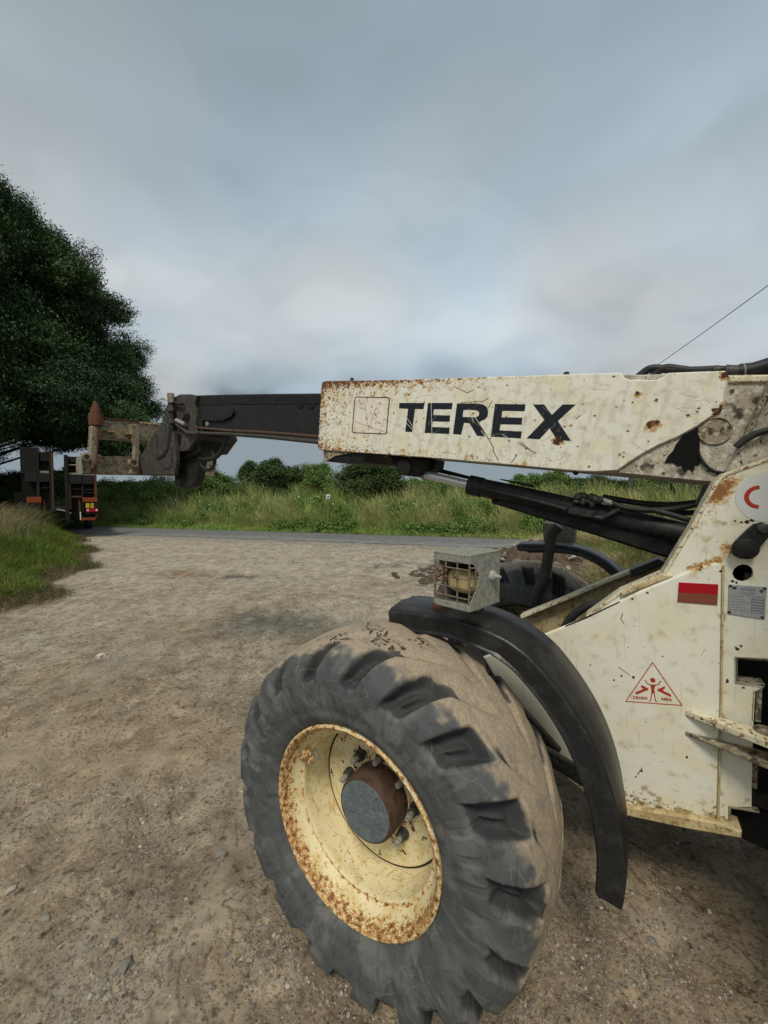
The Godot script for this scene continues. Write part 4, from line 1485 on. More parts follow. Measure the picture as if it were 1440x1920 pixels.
# a mudguard swept round the wheel's axle (built in the wheel's own frame)
func fender_mesh(from: float, to: float, z0: float, flip: float) -> M:
	var sec := [Vector2(-0.068, 0.010), Vector2(-0.072, 0.006), Vector2(-0.070, 0.0), Vector2(-0.05, 0.0), Vector2(-0.012, 0.003), Vector2(-0.004, 0.001), Vector2(0.001, -0.005), Vector2(0.004, -0.014), Vector2(0.012, -0.06), Vector2(0.024, -0.105), Vector2(0.016, -0.16), Vector2(0.016, -0.2), Vector2(0.004, -0.222), Vector2(-0.03, -0.23),
		Vector2(-0.034, -0.222), Vector2(-0.004, -0.2), Vector2(0.002, -0.16), Vector2(0.01, -0.105), Vector2(0.002, -0.06), Vector2(-0.006, -0.03), Vector2(-0.05, -0.008), Vector2(-0.066, 0.004), Vector2(-0.068, 0.010)]
	# radius, z; the drop of the lip first, the top inwards, then back along the underside
	var rows := 90
	var p := PackedVector3Array()
	var uvs := PackedVector2Array()
	var cols := sec.size()
	var wob := noise(1.6, 91, FastNoiseLite.TYPE_SIMPLEX_SMOOTH, 3)
	for i in rows:
		var t := float(i) / (rows - 1)
		var deg := lerpf(from, to, t)
		var a := deg_to_rad(deg)
		var r := 0.757 - 0.115 * smoothstep(45.0, 92.0, deg)
		var tip := minf(smoothstep(-0.02, 0.03, t), smoothstep(1.01, 0.985, t))
		for j in cols:
			var q: Vector2 = sec[j]
			if q.x > 0: q.x *= 1.0 - 0.85 * smoothstep(40.0, 5.0, deg)
			var rr := r + q.x * lerpf(0.75, 1.0, tip) * (1.0 + 0.0 * t) + 0.003 * wob.get_noise_2d(t * 1.6, q.y * 4.0)
			var slim := 1.0 - 0.4 * smoothstep(35.0, -5.0, deg)
			var zz := z0 + (q.y * slim + 0.004 * wob.get_noise_2d(t * 5.0 + 5.0, j * 0.05)) * (1.0 if tip > 0.99 else lerpf(0.86, 1.0, tip))
			p.append(Vector3(cos(a) * rr, sin(a) * rr, zz * flip))
			uvs.append(Vector2(t * 1.6, j * 0.02))
	var m := M.new()
	m.sheet(p, rows, cols, uvs, PackedColorArray(), Vector3.ZERO, true)
	# blunt ends
	var k := cols
	for e in [0, rows - 1]:
		var hint := Vector3(-sin(deg_to_rad(from if e == 0 else to)), cos(deg_to_rad(from if e == 0 else to)), 0) * (1.0 if e == 0 else -1.0)
		for j in 10:
			m.quad(p[e * k + j], p[e * k + j + 1], p[e * k + cols - 2 - j], p[e * k + cols - 1 - j], hint)
	return m


# ---------------------------------------------------------------- the telehandler
var boom_o := Vector2.ZERO
var boom_e := Vector2.RIGHT
const BOOM_L := 2.75
const BOOM_H := 0.62
const BD := 1.95           # lateral distance of the boom's near side
const CD := 1.72           # ... of the chassis panel

func boom_uv(p: Vector3) -> Vector2:
	var q := Vector2(p.x, p.y) - boom_o
	return Vector2(q.dot(boom_e) + 0.04, 0.52 - q.dot(Vector2(-boom_e.y, boom_e.x))) / Vector2(BOOM_L, BOOM_H)

func on_boom(px: float, py: float, im: Image) -> Vector2:
	var u := boom_uv(V(px, py, BD))
	return Vector2(u.x * im.get_width(), u.y * im.get_height())

var plate_o := Vector2.ZERO
const PLATE := 1.5
func plate_uv(p: Vector3) -> Vector2:
	return Vector2(p.x - plate_o.x, plate_o.y - p.y) / PLATE

func on_plate(px: float, py: float, im: Image) -> Vector2:
	var u := plate_uv(V(px, py, CD))
	return Vector2(u.x * im.get_width(), u.y * im.get_height())

func boom_texture() -> Image:
	var w := 2048
	var h := 512
	var S := FastNoiseLite.TYPE_SIMPLEX_SMOOTH
	var im := canvas(w, h, rgb(235, 233, 217))
	var a := nbytes(w, h, noise(0.006, 701, S))
	var b := nbytes(w, h, noise(0.022, 702, S))
	var c := nbytes(w, h, noise(0.06, 703, S))
	var d := nbytes(w, h, noise(0.16, 704, S, 3))
	var run := nbytes(w, h, noise(0.03, 705, S), false, 1, 4)
	lay(im, rgb(230, 220, 180), a, 110, 200, 0.5)
	lay(im, rgb(204, 202, 192), b, 120, 210, 0.6)
	lay(im, rgb(206, 200, 182), run, 120, 200, 0.5)
	lay(im, rgb(168, 162, 146), d, 165, 225, 0.35)
	# wear: heavy at the front end and along the edges, light towards the back
	var lt := on_boom(604, 716, im).y / h
	var lb := on_boom(597, 845, im).y / h
	var rb := on_boom(1155, 882, im).y / h
	var wear := biasmap(w, h, 256, 64, func(u: float, v: float) -> float:
		var s := u * BOOM_L
		var t := (v - lt) * BOOM_H
		var bt := (lerpf(lb, rb, clampf(s / 1.8, 0, 1)) - v) * BOOM_H
		var k := 0.85 * exp(-pow(maxf(s - 0.04, 0) / 0.28, 2)) * 0.4 + 0.28 * exp(-pow(maxf(s, 0) / 0.9, 2))
		k += 0.95 * exp(-pow(t / 0.035, 2)) * (1.0 - smoothstep(0.9, 1.8, s)) + 0.45 * exp(-pow(t / 0.12, 2)) * (1.0 - smoothstep(0.5, 1.3, s))
		k += 0.6 * exp(-pow(bt / 0.05, 2)) * (1.0 - 0.6 * smoothstep(0.9, 1.8, s)) + 0.55 * exp(-pow((s - 0.03) / 0.03, 2))
		return -0.74 + 0.84 * k)
	lay(im, rgb(212, 184, 120), b, 112, 190, 0.55, wear, 0.7)
	lay(im, rgb(182, 126, 66), b, 144, 196, 0.6, wear, 0.7)
	lay(im, rgb(112, 64, 38), c, 160, 192, 0.85, wear, 0.7)
	lay(im, rgb(70, 44, 32), d, 180, 206, 0.85, wear, 0.6)
	# lettering
	var ink := rgb(30, 36, 42)
	var Z := func(list: Array) -> PackedVector2Array:
		var out := PackedVector2Array()
		for i in range(0, list.size(), 2): out.append(on_boom(600.0 + list[i] / 2.88, 700.0 + list[i + 1] / 2.88, im))
		return out
	fill_poly(im, Z.call([428, 160, 566, 160, 558, 194, 513, 193, 497, 318, 460, 315, 476, 192, 427, 190]), ink)
	fill_poly(im, Z.call([583, 160, 716, 160, 712, 195, 615, 194, 612, 225, 703, 228, 700, 262, 608, 260, 604, 290, 700, 293, 697, 328, 565, 322]), ink)
	fill_poly(im, Z.call([740, 162, 850, 163, 880, 168, 900, 182, 908, 205, 905, 232, 890, 250, 860, 262, 895, 340, 848, 338, 808, 270, 778, 268, 762, 332, 718, 328]), ink, 1.0, Z.call([775, 198, 840, 199, 856, 206, 860, 217, 856, 230, 838, 238, 770, 235]))
	fill_poly(im, Z.call([945, 165, 1110, 168, 1105, 205, 985, 203, 980, 237, 1093, 240, 1088, 278, 974, 276, 970, 308, 1090, 314, 1084, 352, 922, 342]), ink)
	fill_poly(im, Z.call([1150, 168, 1210, 168, 1252, 224, 1310, 168, 1382, 168, 1285, 258, 1355, 365, 1282, 362, 1240, 298, 1185, 357, 1115, 352, 1212, 252]), ink)
	# the square outline of a worn away emblem
	var sq: PackedVector2Array = Z.call([196, 128, 368, 131, 375, 138, 359, 320, 352, 328, 181, 321, 174, 314, 189, 135, 196, 128])
	fill_poly(im, sq, rgb(236, 224, 208), 0.45)
	stroke(im, sq, 2.3, rgb(52, 38, 34), 0.95)
	for k in 40: blot(im, Z.call([rng.randf_range(178, 370), rng.randf_range(130, 322)])[0], rng.randf_range(1.0, 4.5), rgb(112, 66, 40), 0.75)
	for q in [[190, 262, 352, 318], [240, 150, 262, 300], [300, 190, 262, 310], [200, 170, 245, 200]]: stroke(im, Z.call(q), 1.3, rgb(120, 96, 80), 0.6)
	# scratches through paint and letters
	for q in [[600, 160, 604, 322], [432, 188, 510, 300], [468, 270, 496, 300], [800, 195, 830, 262], [835, 235, 880, 300], [870, 310, 940, 400], [985, 330, 1010, 345]]: stroke(im, Z.call(q), 1.6, rgb(206, 200, 186), 0.9)
	for q in [[800, 245, 870, 290, 905, 345, 935, 400, 940, 430, 962, 470], [1070, 375, 1110, 402, 1165, 432], [1085, 372, 1130, 410], [1060, 448, 1035, 480], [720, 70, 795, 105, 830, 90], [1385, 245, 1405, 228], [760, 158, 880, 152, 910, 135], [905, 190, 930, 150]]:
		stroke(im, Z.call(q), 1.8, rgb(112, 92, 66), 0.8)
	# cracks in the paint, and flakes lifting along them
	for k in 34:
		var at := Vector2(rng.randf_range(0.25, 0.78) * w, rng.randf_range(0.28, 0.8) * h)
		var a0 := rng.randf_range(-0.5, 0.5)
		var keep := rng.state
		crack(im, at + Vector2(1, 2), a0, 8, rng.randf_range(4, 9), 0.6, 0.8, rgb(240, 236, 222), 0.35)
		rng.state = keep
		crack(im, at, a0, 8, rng.randf_range(4, 9), 0.6, 0.7, rgb(130, 120, 98), 0.55)
	# chips
	for k in 330:
		var u := pow(rng.randf(), 1.9)
		var at := Vector2((0.02 + u * 0.75) * w, rng.randf_range(0.1, 0.95) * h)
		var r := rng.randf_range(0.8, 3.4)
		blot(im, at, r * 1.7, rgb(170, 116, 58), 0.55)
		blot(im, at, r, rgb(66, 42, 30), 0.85)
	for q in [[1046, 826, 16], [1222, 796, 14], [1232, 792, 10], [1230, 750, 5], [1355, 765, 14], [1345, 772, 12], [1360, 755, 8], [1290, 778, 5], [1196, 738, 8], [1340, 768, 8], [1362, 700, 12], [1358, 704, 9]]:
		var at := on_boom(q[0], q[1], im)
		blot(im, at + Vector2(0, 4), q[2] * 1.4, rgb(180, 124, 60), 0.6)
		blot(im, at, q[2], rgb(64, 40, 28), 0.9)
	return im

# the weathered inner plate at the back of the boom
func rear_texture() -> Image:
	var w := 1024
	var h := 512
	var S := FastNoiseLite.TYPE_SIMPLEX_SMOOTH
	var im := canvas(w, h, rgb(190, 184, 164))
	var a := nbytes(w, h, noise(0.012, 721, S))
	var b := nbytes(w, h, noise(0.04, 722, S))
	var c := nbytes(w, h, noise(0.1, 723, S))
	lay(im, rgb(140, 132, 114), a, 100, 190, 0.7)
	lay(im, rgb(214, 212, 204), b, 132, 176, 0.75)
	lay(im, rgb(128, 92, 58), c, 158, 200, 0.6)
	lay(im, rgb(120, 110, 92), c, 120, 60, 0.3)
	lay(im, rgb(52, 46, 42), a, 178, 214, 0.8)
	lay(im, rgb(46, 40, 36), nbytes(w, h, noise(0.04, 724, S)), 192, 210, 0.8)
	return im

func plate_texture() -> Image:
	var w := 1536
	var S := FastNoiseLite.TYPE_SIMPLEX_SMOOTH
	var im := canvas(w, w, rgb(233, 231, 214))
	var a := nbytes(w, w, noise(0.004, 741, S))
	var b := nbytes(w, w, noise(0.014, 742, S))
	var c := nbytes(w, w, noise(0.06, 743, S))
	var d := nbytes(w, w, noise(0.2, 744, S, 2))
	lay(im, rgb(228, 220, 188), a, 110, 200, 0.6)
	lay(im, rgb(206, 204, 186), b, 130, 220, 0.35)
	lay(im, rgb(176, 172, 152), d, 150, 230, 0.3)
	# grime low down and by the ledges; rust along the flange
	var low := on_plate(1250, 1535, im).y / w
	var seam := on_plate(1350, 1300, im).x / w
	var grime := biasmap(w, w, 96, 96, func(u: float, v: float) -> float:
		return -0.93 + 1.3 * exp(-pow((v - low) * PLATE / 0.09, 2)) + 0.5 * smoothstep(seam + 0.03, seam + 0.12, u) * smoothstep(low - 0.45, low - 0.1, v) + 0.55 * exp(-pow((u - seam) * PLATE / 0.02, 2)))
	lay(im, rgb(150, 128, 84), b, 118, 190, 0.75, grime, 0.8)
	lay(im, rgb(96, 76, 50), c, 150, 205, 0.7, grime, 0.8)
	var f0 := on_plate(1310, 990, im)
	var f1 := on_plate(1345, 925, im)
	var f2 := on_plate(1370, 905, im)
	var r1 := on_plate(1365, 1030, im)
	var r2 := on_plate(1290, 1068, im)
	var r3 := on_plate(1350, 1050, im)
	var rust := biasmap(w, w, 256, 256, func(u: float, v: float) -> float:
		var q := Vector2(u, v) * w
		var k := 0.0
		k += 1.15 * exp(-pow(q.distance_to(Geometry2D.get_closest_point_to_segment(q, f1, f2)) / 30.0, 2))
		k += 0.5 * exp(-pow(q.distance_to(Geometry2D.get_closest_point_to_segment(q, f0, f1)) / 34.0, 2))
		k += 1.0 * exp(-pow(q.distance_to(r1) / 26.0, 2))
		k += 0.95 * exp(-pow(q.distance_to(Geometry2D.get_closest_point_to_segment(q, r2, r3)) / 12.0, 2))
		return -0.9 + 1.35 * k)
	lay(im, rgb(202, 172, 116), b, 70, 190, 0.8, rust, 0.9)
	lay(im, rgb(156, 102, 52), c, 100, 210, 0.8, rust, 0.85)
	lay(im, rgb(110, 68, 36), d, 165, 220, 0.5, rust, 0.8)
	# runs of dirty water under the edges and the seam
	for k in 90:
		var at := Vector2(rng.randf() * w, rng.randf_range(0.1, 0.75) * w)
		crack(im, at, PI * 0.5, 9, rng.randf_range(5, 16), 0.06, rng.randf_range(0.8, 2.2), rgb(170, 158, 126), 0.16)
	for k in 150:
		var at := Vector2(rng.randf(), rng.randf()) * w
		if k % 3 == 0: crack(im, at, rng.randf() * TAU, 4, rng.randf_range(2, 7), 0.3, 0.6, rgb(96, 82, 62), 0.6)
		else: blot(im, at, rng.randf_range(0.8, 2.6), rgb(58, 46, 36), 0.85)
	for q in [[1188, 1270, 5], [1166, 1268, 4], [1151, 1275, 4], [1107, 1247, 3], [1242, 1231, 3], [1288, 1420, 4], [1202, 1445, 5], [1192, 1457, 3], [1214, 1112, 5], [1186, 1123, 4], [1381, 978, 4], [1393, 980, 5], [1404, 980, 6], [1413, 976, 6], [1385, 1220, 7], [1392, 1215, 5], [1366, 1279, 4], [1366, 1283, 5], [1352, 1071, 5], [1312, 1068, 4], [1316, 1064, 4], [1376, 1092, 5], [1384, 1094, 4], [1397, 1294, 4]]:
		blot(im, on_plate(q[0], q[1], im), q[2] * 1.1, rgb(46, 36, 30), 0.95)
	for q in [[1160, 1251, 1180, 1266], [1168, 1150, 1164, 1160, 1170, 1170], [1195, 1453, 1204, 1440]]:
		var p := PackedVector2Array()
		for i in range(0, q.size(), 2): p.append(on_plate(q[i], q[i + 1], im))
		stroke(im, p, 1.4, rgb(96, 70, 46), 0.85)
	return im

func hubcap_texture() -> Image:
	var S := FastNoiseLite.TYPE_SIMPLEX_SMOOTH
	var im := canvas(256, 256, rgb(98, 110, 116))
	lay(im, rgb(120, 128, 128), nbytes(256, 256, noise(0.02, 761, S)), 120, 210, 0.7)
	lay(im, rgb(78, 84, 86), nbytes(256, 256, noise(0.06, 762, S)), 150, 215, 0.7)
	lay(im, rgb(96, 66, 44), nbytes(256, 256, noise(0.09, 763, S)), 186, 206, 0.9)
	for k in 16: crack(im, Vector2(rng.randf_range(40, 216), rng.randf_range(40, 216)), rng.randf() * TAU, 11, 6.0, 0.55, 0.8, rgb(74, 56, 44), 0.85)
	return im

func idplate_texture() -> Image:
	var im := canvas(256, 256, rgb(150, 154, 156))
	lay(im, rgb(176, 178, 178), nbytes(256, 256, noise(0.03, 771)), 120, 210, 0.6)
	var ink := rgb(48, 50, 54)
	for q in [[24, 20, 52, 40]]: fill_poly(im, PackedVector2Array([Vector2(q[0], q[1]), Vector2(q[2], q[1]), Vector2(q[2], q[3]), Vector2(q[0], q[3])]), ink)
	stroke(im, PackedVector2Array([Vector2(222, 26), Vector2(232, 36), Vector2(222, 46), Vector2(212, 36), Vector2(222, 26)]), 4.0, ink)
	for y in [26, 38, 56, 66, 76]:
		var x := 84.0
		while x < 176:
			var l := rng.randf_range(4, 12)
			stroke(im, PackedVector2Array([Vector2(x, y), Vector2(x + l, y)]), 2.2 if y < 40 else 1.3, ink, 0.8)
			x += l + rng.randf_range(4, 7)
	for k in 6:
		var y := 96 + k * 22.0
		var x := 18.0
		while x < 90 + (k % 3) * 24:
			var l := rng.randf_range(4, 11)
			stroke(im, PackedVector2Array([Vector2(x, y), Vector2(x + l, y)]), 1.5, ink, 0.75)
			x += l + rng.randf_range(4, 7)
		stroke(im, PackedVector2Array([Vector2(160, y - 8), Vector2(240, y - 8), Vector2(240, y + 8), Vector2(160, y + 8), Vector2(160, y - 8)]), 1.4, ink, 0.9)
	return im

# a closed ribbon along a line in the plane x, y
func ribbon(line: PackedVector2Array, width: float) -> PackedVector2Array:
	var a := PackedVector2Array()
	var b := PackedVector2Array()
	for i in line.size():
		var t := (line[mini(i + 1, line.size() - 1)] - line[maxi(i - 1, 0)]).normalized()
		var o := Vector2(-t.y, t.x) * width * 0.5
		a.append(line[i] + o); b.append(line[i] - o)
	b.reverse()
	a.append_array(b)
	return a

func zl(d: float) -> float: return MID_D - d

# a slab traced at lateral distance d, its body reaching back to d2
func slab(list: Array, d: float, d2: float, bev := 0.003, uvf = null) -> M:
	var m := M.new()
	m.uvf = uvf
	m.prism(Vs(list, d), zl(d2), zl(d), bev)
	return m

func pipe(list: Array, d: float, r: float, r2 := -1.0, sides := 10) -> M:
	var m := M.new()
	var p := V3s(list, d)
	# soften the corners
	var q := PackedVector3Array([p[0]])
	for i in range(1, p.size() - 1):
		for k in 5:
			var t := k / 4.0
			var a := p[i].lerp(p[i - 1], 0.35)
			var b := p[i].lerp(p[i + 1], 0.35)
			q.append(a.lerp(p[i], t).lerp(p[i].lerp(b, t), t))
	q.append(p[p.size() - 1])
	m.tube(q, r, sides, r2)
	return m

func disc(px: float, py: float, r: float, d: float, thick: float, segs := 32) -> M:
	var m := M.new()
	var c := V(px, py, d)
	m.lathe(PackedVector2Array([Vector2(r, -thick), Vector2(r, -0.002), Vector2(r - 0.002, 0.0), Vector2(0.0, 0.0)]), segs, Transform3D(Basis(), c))
	return m

func make_telehandler() -> void:
	var o0 := V(597, 845, BD)
	var o1 := V(1155, 882, BD)
	boom_o = Vector2(o0.x, o0.y)
	boom_e = (Vector2(o1.x, o1.y) - boom_o).normalized()
	var pc := V(905, 1232, CD)
	plate_o = Vector2(pc.x - 0.03, V(1440, 860, CD).y + 0.05)
	tyre_profile()
	textured("tyre", tyre_texture(), 0.85)
	mats.tyre.heightmap_enabled = true
	mats.tyre.heightmap_texture = tex(tile(1024, rgb(128, 128, 128), [[rgb(80, 80, 80), 0.7, 0.03, 120, 210], [rgb(190, 190, 190), 0.7, 0.1, 140, 220], [rgb(50, 50, 50), 0.5, 0.25, 150, 220]], 781))
	mats.tyre.heightmap_scale = 0.12
	textured("rim", rim_texture(), 0.6)
	mats.rim.heightmap_enabled = true
	mats.rim.heightmap_texture = mats.bump
	mats.rim.heightmap_scale = 0.1
	textured("hubcap", hubcap_texture(), 0.55)
	textured("rust_cream", tile(256, rgb(206, 184, 136), [[rgb(150, 92, 44), 0.9, 0.03, 100, 170], [rgb(92, 54, 32), 0.9, 0.06, 150, 190]], 785), 0.75, 7.0, mats.bump, 0.1)
	textured("boom_paint", boom_texture(), 0.5)
	textured("rear_paint", rear_texture(), 0.7)
	textured("plate_paint", plate_texture(), 0.45)
	for k in ["boom_paint", "plate_paint"]:
		mats[k].metallic_specular = 0.35
	textured("id_plate", idplate_texture(), 0.4)
	surface("sign_red", rgb(176, 52, 36), 0.6)
	surface("reflector_red", rgb(168, 16, 30), 0.35)
	surface("reflector_faded", rgb(128, 70, 52), 0.6)
	surface("sticker_white", rgb(214, 214, 210), 0.45)

	var th := base("telehandler", F * AXLE_A - N * MID_D)
	th.rotation_degrees.y = -YAW
	tag(th, "worn cream telehandler with a long raised boom and rusty rimmed front wheel", "telehandler")

	# ---- boom: outer box with its doubler plate
	var boom := base("boom", Vector3.ZERO, th)
	var shell := slab([604, 716, 612, 714, 700, 713, 850, 709, 1000, 704, 1120, 700, 1166, 699, 1171, 708, 1180, 712, 1198, 711, 1215, 713, 1236, 711, 1246, 705, 1252, 699, 1300, 697, 1364, 695, 1366, 704, 1360, 730, 1357, 748, 1354, 769, 1337, 779, 1306, 800, 1270, 820, 1234, 835, 1198, 855, 1180, 867, 1158, 882, 1120, 884.5, 1084, 883.5, 960, 872, 800, 858, 690, 850, 600, 844, 595, 838, 597, 815, 600, 760, 602, 724], BD, BD + 0.014, 0.004, boom_uv)
	obj("boom_side", shell, mats.boom_paint, boom)
	var core := slab([604, 719, 700, 716, 1000, 707, 1300, 700, 1366, 703, 1440, 702, 1520, 701, 1520, 905, 1440, 915, 1340, 905, 1180, 889, 1084, 881, 960, 870, 800, 856, 690, 848, 600, 842], BD + 0.014, BD + 0.42, 0.004, func(p: Vector3) -> Vector2: return Vector2(p.x * 0.55 + 0.13, -p.y * 1.1 + p.z))
	obj("boom_body", core, mats.rear_paint, boom)
	# rolled top edge at the back
	obj("top_flange", slab([1367, 704, 1440, 702, 1520, 701, 1520, 716, 1440, 717, 1366, 718], BD + 0.004, BD + 0.05, 0.006), mats.cream, boom)
	# dark torn opening behind the doubler
	obj("torn_opening", slab([1309, 801, 1312, 830, 1312, 846, 1316, 862, 1309, 874, 1304, 872, 1300, 885, 1292, 880, 1283, 882, 1278, 873, 1270, 874, 1262, 868, 1246, 868, 1252, 855, 1262, 845, 1268, 832, 1280, 818], BD + 0.010, BD + 0.016, 0.0), mats.void, boom)
	var ring := M.new()
	ring.lathe(PackedVector2Array([Vector2(0.052, -0.01), Vector2(0.052, 0.0), Vector2(0.049, 0.002), Vector2(0.046, 0.0), Vector2(0.045, -0.002), Vector2(0.0, -0.002)]), 40, Transform3D(Basis(), V(1341, 808, BD + 0.008)))
	obj("pivot_boss", ring, mats.old_cream, boom)
	obj("cable", pipe([1311, 855, 1322, 872, 1338, 884, 1366, 888], BD + 0.008, 0.006), mats.hose, boom)
	# bolts along the top
	for q in [[660, 713], [1062, 702], [1195, 709]]:
		var b := M.new()
		b.tube(PackedVector3Array([V(q[0], q[1] + 3, BD + 0.05), V(q[0], q[1] - 4, BD + 0.05)]), 0.012, 6)
		obj("bolt", b, mats.dark_metal, boom)
	obj("drain_plug", disc(1079, 886, 0.012, BD + 0.06, 0.03, 8), mats.dark_metal, boom)
	# brackets under the front end
	obj("front_bracket", slab([606, 844, 690, 851, 680, 866, 672, 869, 608, 865], BD + 0.02, BD + 0.38, 0.003), mats.greasy_black, boom)
	obj("bracket_cheek", slab([606, 844, 660, 849, 640, 853, 628, 855, 611, 866, 607, 865], BD + 0.012, BD + 0.02, 0.001), mats.old_cream, boom)
	obj("pivot_lug", slab([725, 853, 732, 852, 800, 862, 797, 878, 786, 891, 776, 894, 760, 892, 748, 880, 730, 864], BD + 0.1, BD + 0.16, 0.004), mats.greasy_black, boom)
	obj("pivot_pin", disc(756, 877, 0.045, BD + 0.085, 0.05), mats.dark_metal, boom)
	obj("pin_keeper", disc(731, 861, 0.016, BD + 0.09, 0.03, 16), mats.rust, boom)
	obj("pivot_block", slab([770, 856, 818, 862, 815, 880, 806, 882, 800, 896, 784, 893, 772, 880], BD + 0.17, BD + 0.3, 0.004), mats.greasy_black, boom)

	# ---- inner boom section
	var inner := base("inner_boom", Vector3.ZERO, th)
	obj("section", slab([612, 737, 500, 738, 420, 739.5, 366, 741, 366, 801, 420, 806, 500, 811, 610, 821], BD + 0.05, BD + 0.36, 0.008), mats.boom_black, inner)
	obj("top_wear_strip", slab([600, 740, 420, 741, 366, 743, 366, 760, 420, 758.5, 600, 757], BD + 0.046, BD + 0.05, 0.001), mats.greasy_black, inner)
	obj("pipe", pipe([346, 795, 360, 801, 420, 807, 500, 811, 598, 819], BD + 0.03, 0.011), mats.hub_rust, inner)
	obj("pipe", pipe([350, 809, 372, 812, 430, 814, 500, 819, 598, 829], BD + 0.03, 0.014), mats.dark_metal, inner)
	for q in [[563, 758], [584, 758]]:
		var b := M.new()
		b.lathe(PackedVector2Array([Vector2(0.028, -0.01), Vector2(0.028, 0.003), Vector2(0.02, 0.004), Vector2(0.018, 0.0), Vector2(0.0, 0.0)]), 20, Transform3D(Basis(), V(q[0], q[1], BD + 0.048)))
		obj("cover_cap", b, mats.greasy_black, inner)
	obj("bent_bracket", slab([372, 786, 416, 786, 431, 778, 434, 772, 431, 766, 434, 765, 437, 773, 433, 781, 417, 789, 379, 789, 379, 800, 373, 800], BD + 0.03, BD + 0.05, 0.002), mats.greasy_black, inner)
	obj("bolt_boss", disc(387, 795, 0.02, BD + 0.035, 0.02, 16), mats.rusty_steel, inner)

	# ---- boom head
	var head := base("boom_head", Vector3.ZERO, th)
	obj("head_plate", slab([309, 766, 316, 752, 323, 745.5, 337, 739, 358, 739, 369, 742, 364, 757, 367, 780, 366, 800, 372, 815, 352, 845, 326, 848, 320, 825, 303, 790], BD + 0.02, BD + 0.4, 0.006), mats.dusty_black, head)
	obj("web", slab([352, 812, 374, 813, 375, 846, 366, 853, 345, 860, 340, 850], BD + 0.06, BD + 0.27, 0.006), mats.greasy_black, head)
	obj("jaw_plate", slab([283, 820, 303, 790, 322, 800, 328, 840, 330, 862, 326, 890, 262, 891, 263, 855], BD - 0.02, BD + 0.02, 0.006), mats.dusty_black, head)
	obj("jaw_body", slab([286, 825, 310, 800, 330, 815, 326, 889, 266, 889, 266, 858], BD + 0.02, BD + 0.16, 0.006), mats.greasy_black, head)
	obj("tilt_link", slab([329, 850, 372, 854, 368, 880, 364, 904, 360, 912, 350, 917, 336, 915, 328, 907, 326, 897], BD + 0.1, BD + 0.17, 0.012), mats.black_paint, head)
	obj("tilt_link", slab([341, 850, 376, 854, 369, 900, 364, 911, 356, 915, 345, 912], BD + 0.22, BD + 0.3, 0.012), mats.black_paint, head)
	obj("link_pin", disc(332, 904, 0.042, BD + 0.09, 0.04, 24), mats.dark_metal, head)
	var lp := M.new()
	lp.tube(PackedVector3Array([V(345, 901, BD + 0.16), V(358, 903, BD + 0.24)]), 0.035, 14)
	obj("link_pin", lp, mats.dark_metal, head)
	obj("slot", slab([341, 785, 346, 776, 352, 774, 356, 780, 354, 790, 348, 795, 342, 793], BD + 0.017, BD + 0.022, 0.001), mats.void, head)
	obj("slot", slab([330, 815, 336, 812, 340, 818, 338, 835, 332, 838, 328, 832], BD + 0.017, BD + 0.022, 0.001), mats.void, head)
	for q in [[[321, 740, 322, 760, 323, 785, 323, 805, 320, 825, 317, 842, 308, 855, 298, 858], 0.022], [[310, 770, 317, 780, 320, 795, 318, 820], 0.014], [[296, 815, 297, 840, 302, 858, 312, 856, 318, 838], 0.015], [[324, 840, 325, 865, 322, 878, 312, 880, 305, 868], 0.014], [[300, 812, 306, 822, 312, 832], 0.01], [[312, 795, 313, 815, 317, 830], 0.012], [[316, 752, 330, 755, 342, 758], 0.012]]:
		obj("hose", pipe(q[0], BD - 0.01, q[1]), mats.hose, head)
	obj("hose_stub", pipe([320, 738, 321, 756], BD - 0.015, 0.026), mats.rusty_steel, head)
	obj("hose_clamp", pipe([321, 762, 322, 772], BD - 0.015, 0.027), mats.dark_metal, head)
	obj("hose_clamp", pipe([323, 786, 323, 794], BD - 0.015, 0.027), mats.dark_metal, head)
	obj("union", pipe([331, 788, 347, 796], BD - 0.005, 0.017), mats.nut, head)
	obj("pipe", pipe([330, 795, 345, 806, 352, 812, 372, 812], BD - 0.005, 0.012), mats.dark_metal, head)
	obj("hose", pipe([422, 820, 422, 833, 416, 846, 405, 858, 390, 862, 376, 860], BD + 0.1, 0.018), mats.hose, head)
	obj("hose", pipe([375, 862, 378, 874, 388, 882, 397, 880, 403, 868, 402, 854, 398, 846], BD + 0.12, 0.014), mats.hose, head)

	# ---- carriage across the boom's tip: beams run along z
	var car := base("carriage", Vector3.ZERO, th)
	var CA := 3.72
	# a bar in the plane of the carriage, from pixel box to pixel box, with depth along the machine
	var bar := func(called: String, list: Array, a: float, deep: float, mat: Material, bev := 0.004) -> void:
		var poly := PackedVector2Array()
		for i in range(0, list.size(), 2):
			var p := A(list[i], list[i + 1], a)
			poly.append(Vector2(p.z, p.y))
		var m := M.new()
		m.prism(poly, 0.0, deep, bev)
		var x0 := A(list[0], list[1], a).x
		# turn the slab so that its plane lies across the machine
		var bs := Basis(Vector3(0, 0, 1), Vector3(0, 1, 0), Vector3(1, 0, 0))
		for i in m.v.size():
			m.v[i] = bs * m.v[i] + Vector3(x0 - deep, 0, 0)
			m.n[i] = bs * m.n[i]
		for i in range(0, m.ix.size(), 3):
			var k := m.ix[i]
			m.ix[i] = m.ix[i + 1]
			m.ix[i + 1] = k
		obj(called, m, mat, car)
	bar.call("upper_beam", [184, 786, 240, 789, 296, 795, 345, 800, 345, 836, 277, 828, 250, 826, 182, 820], CA, 0.14, mats.rusty_steel)
	bar.call("lower_beam", [168, 855, 262, 856, 330, 860, 402, 862, 402, 893, 300, 891, 160, 889], CA, 0.14, mats.rusty_steel)
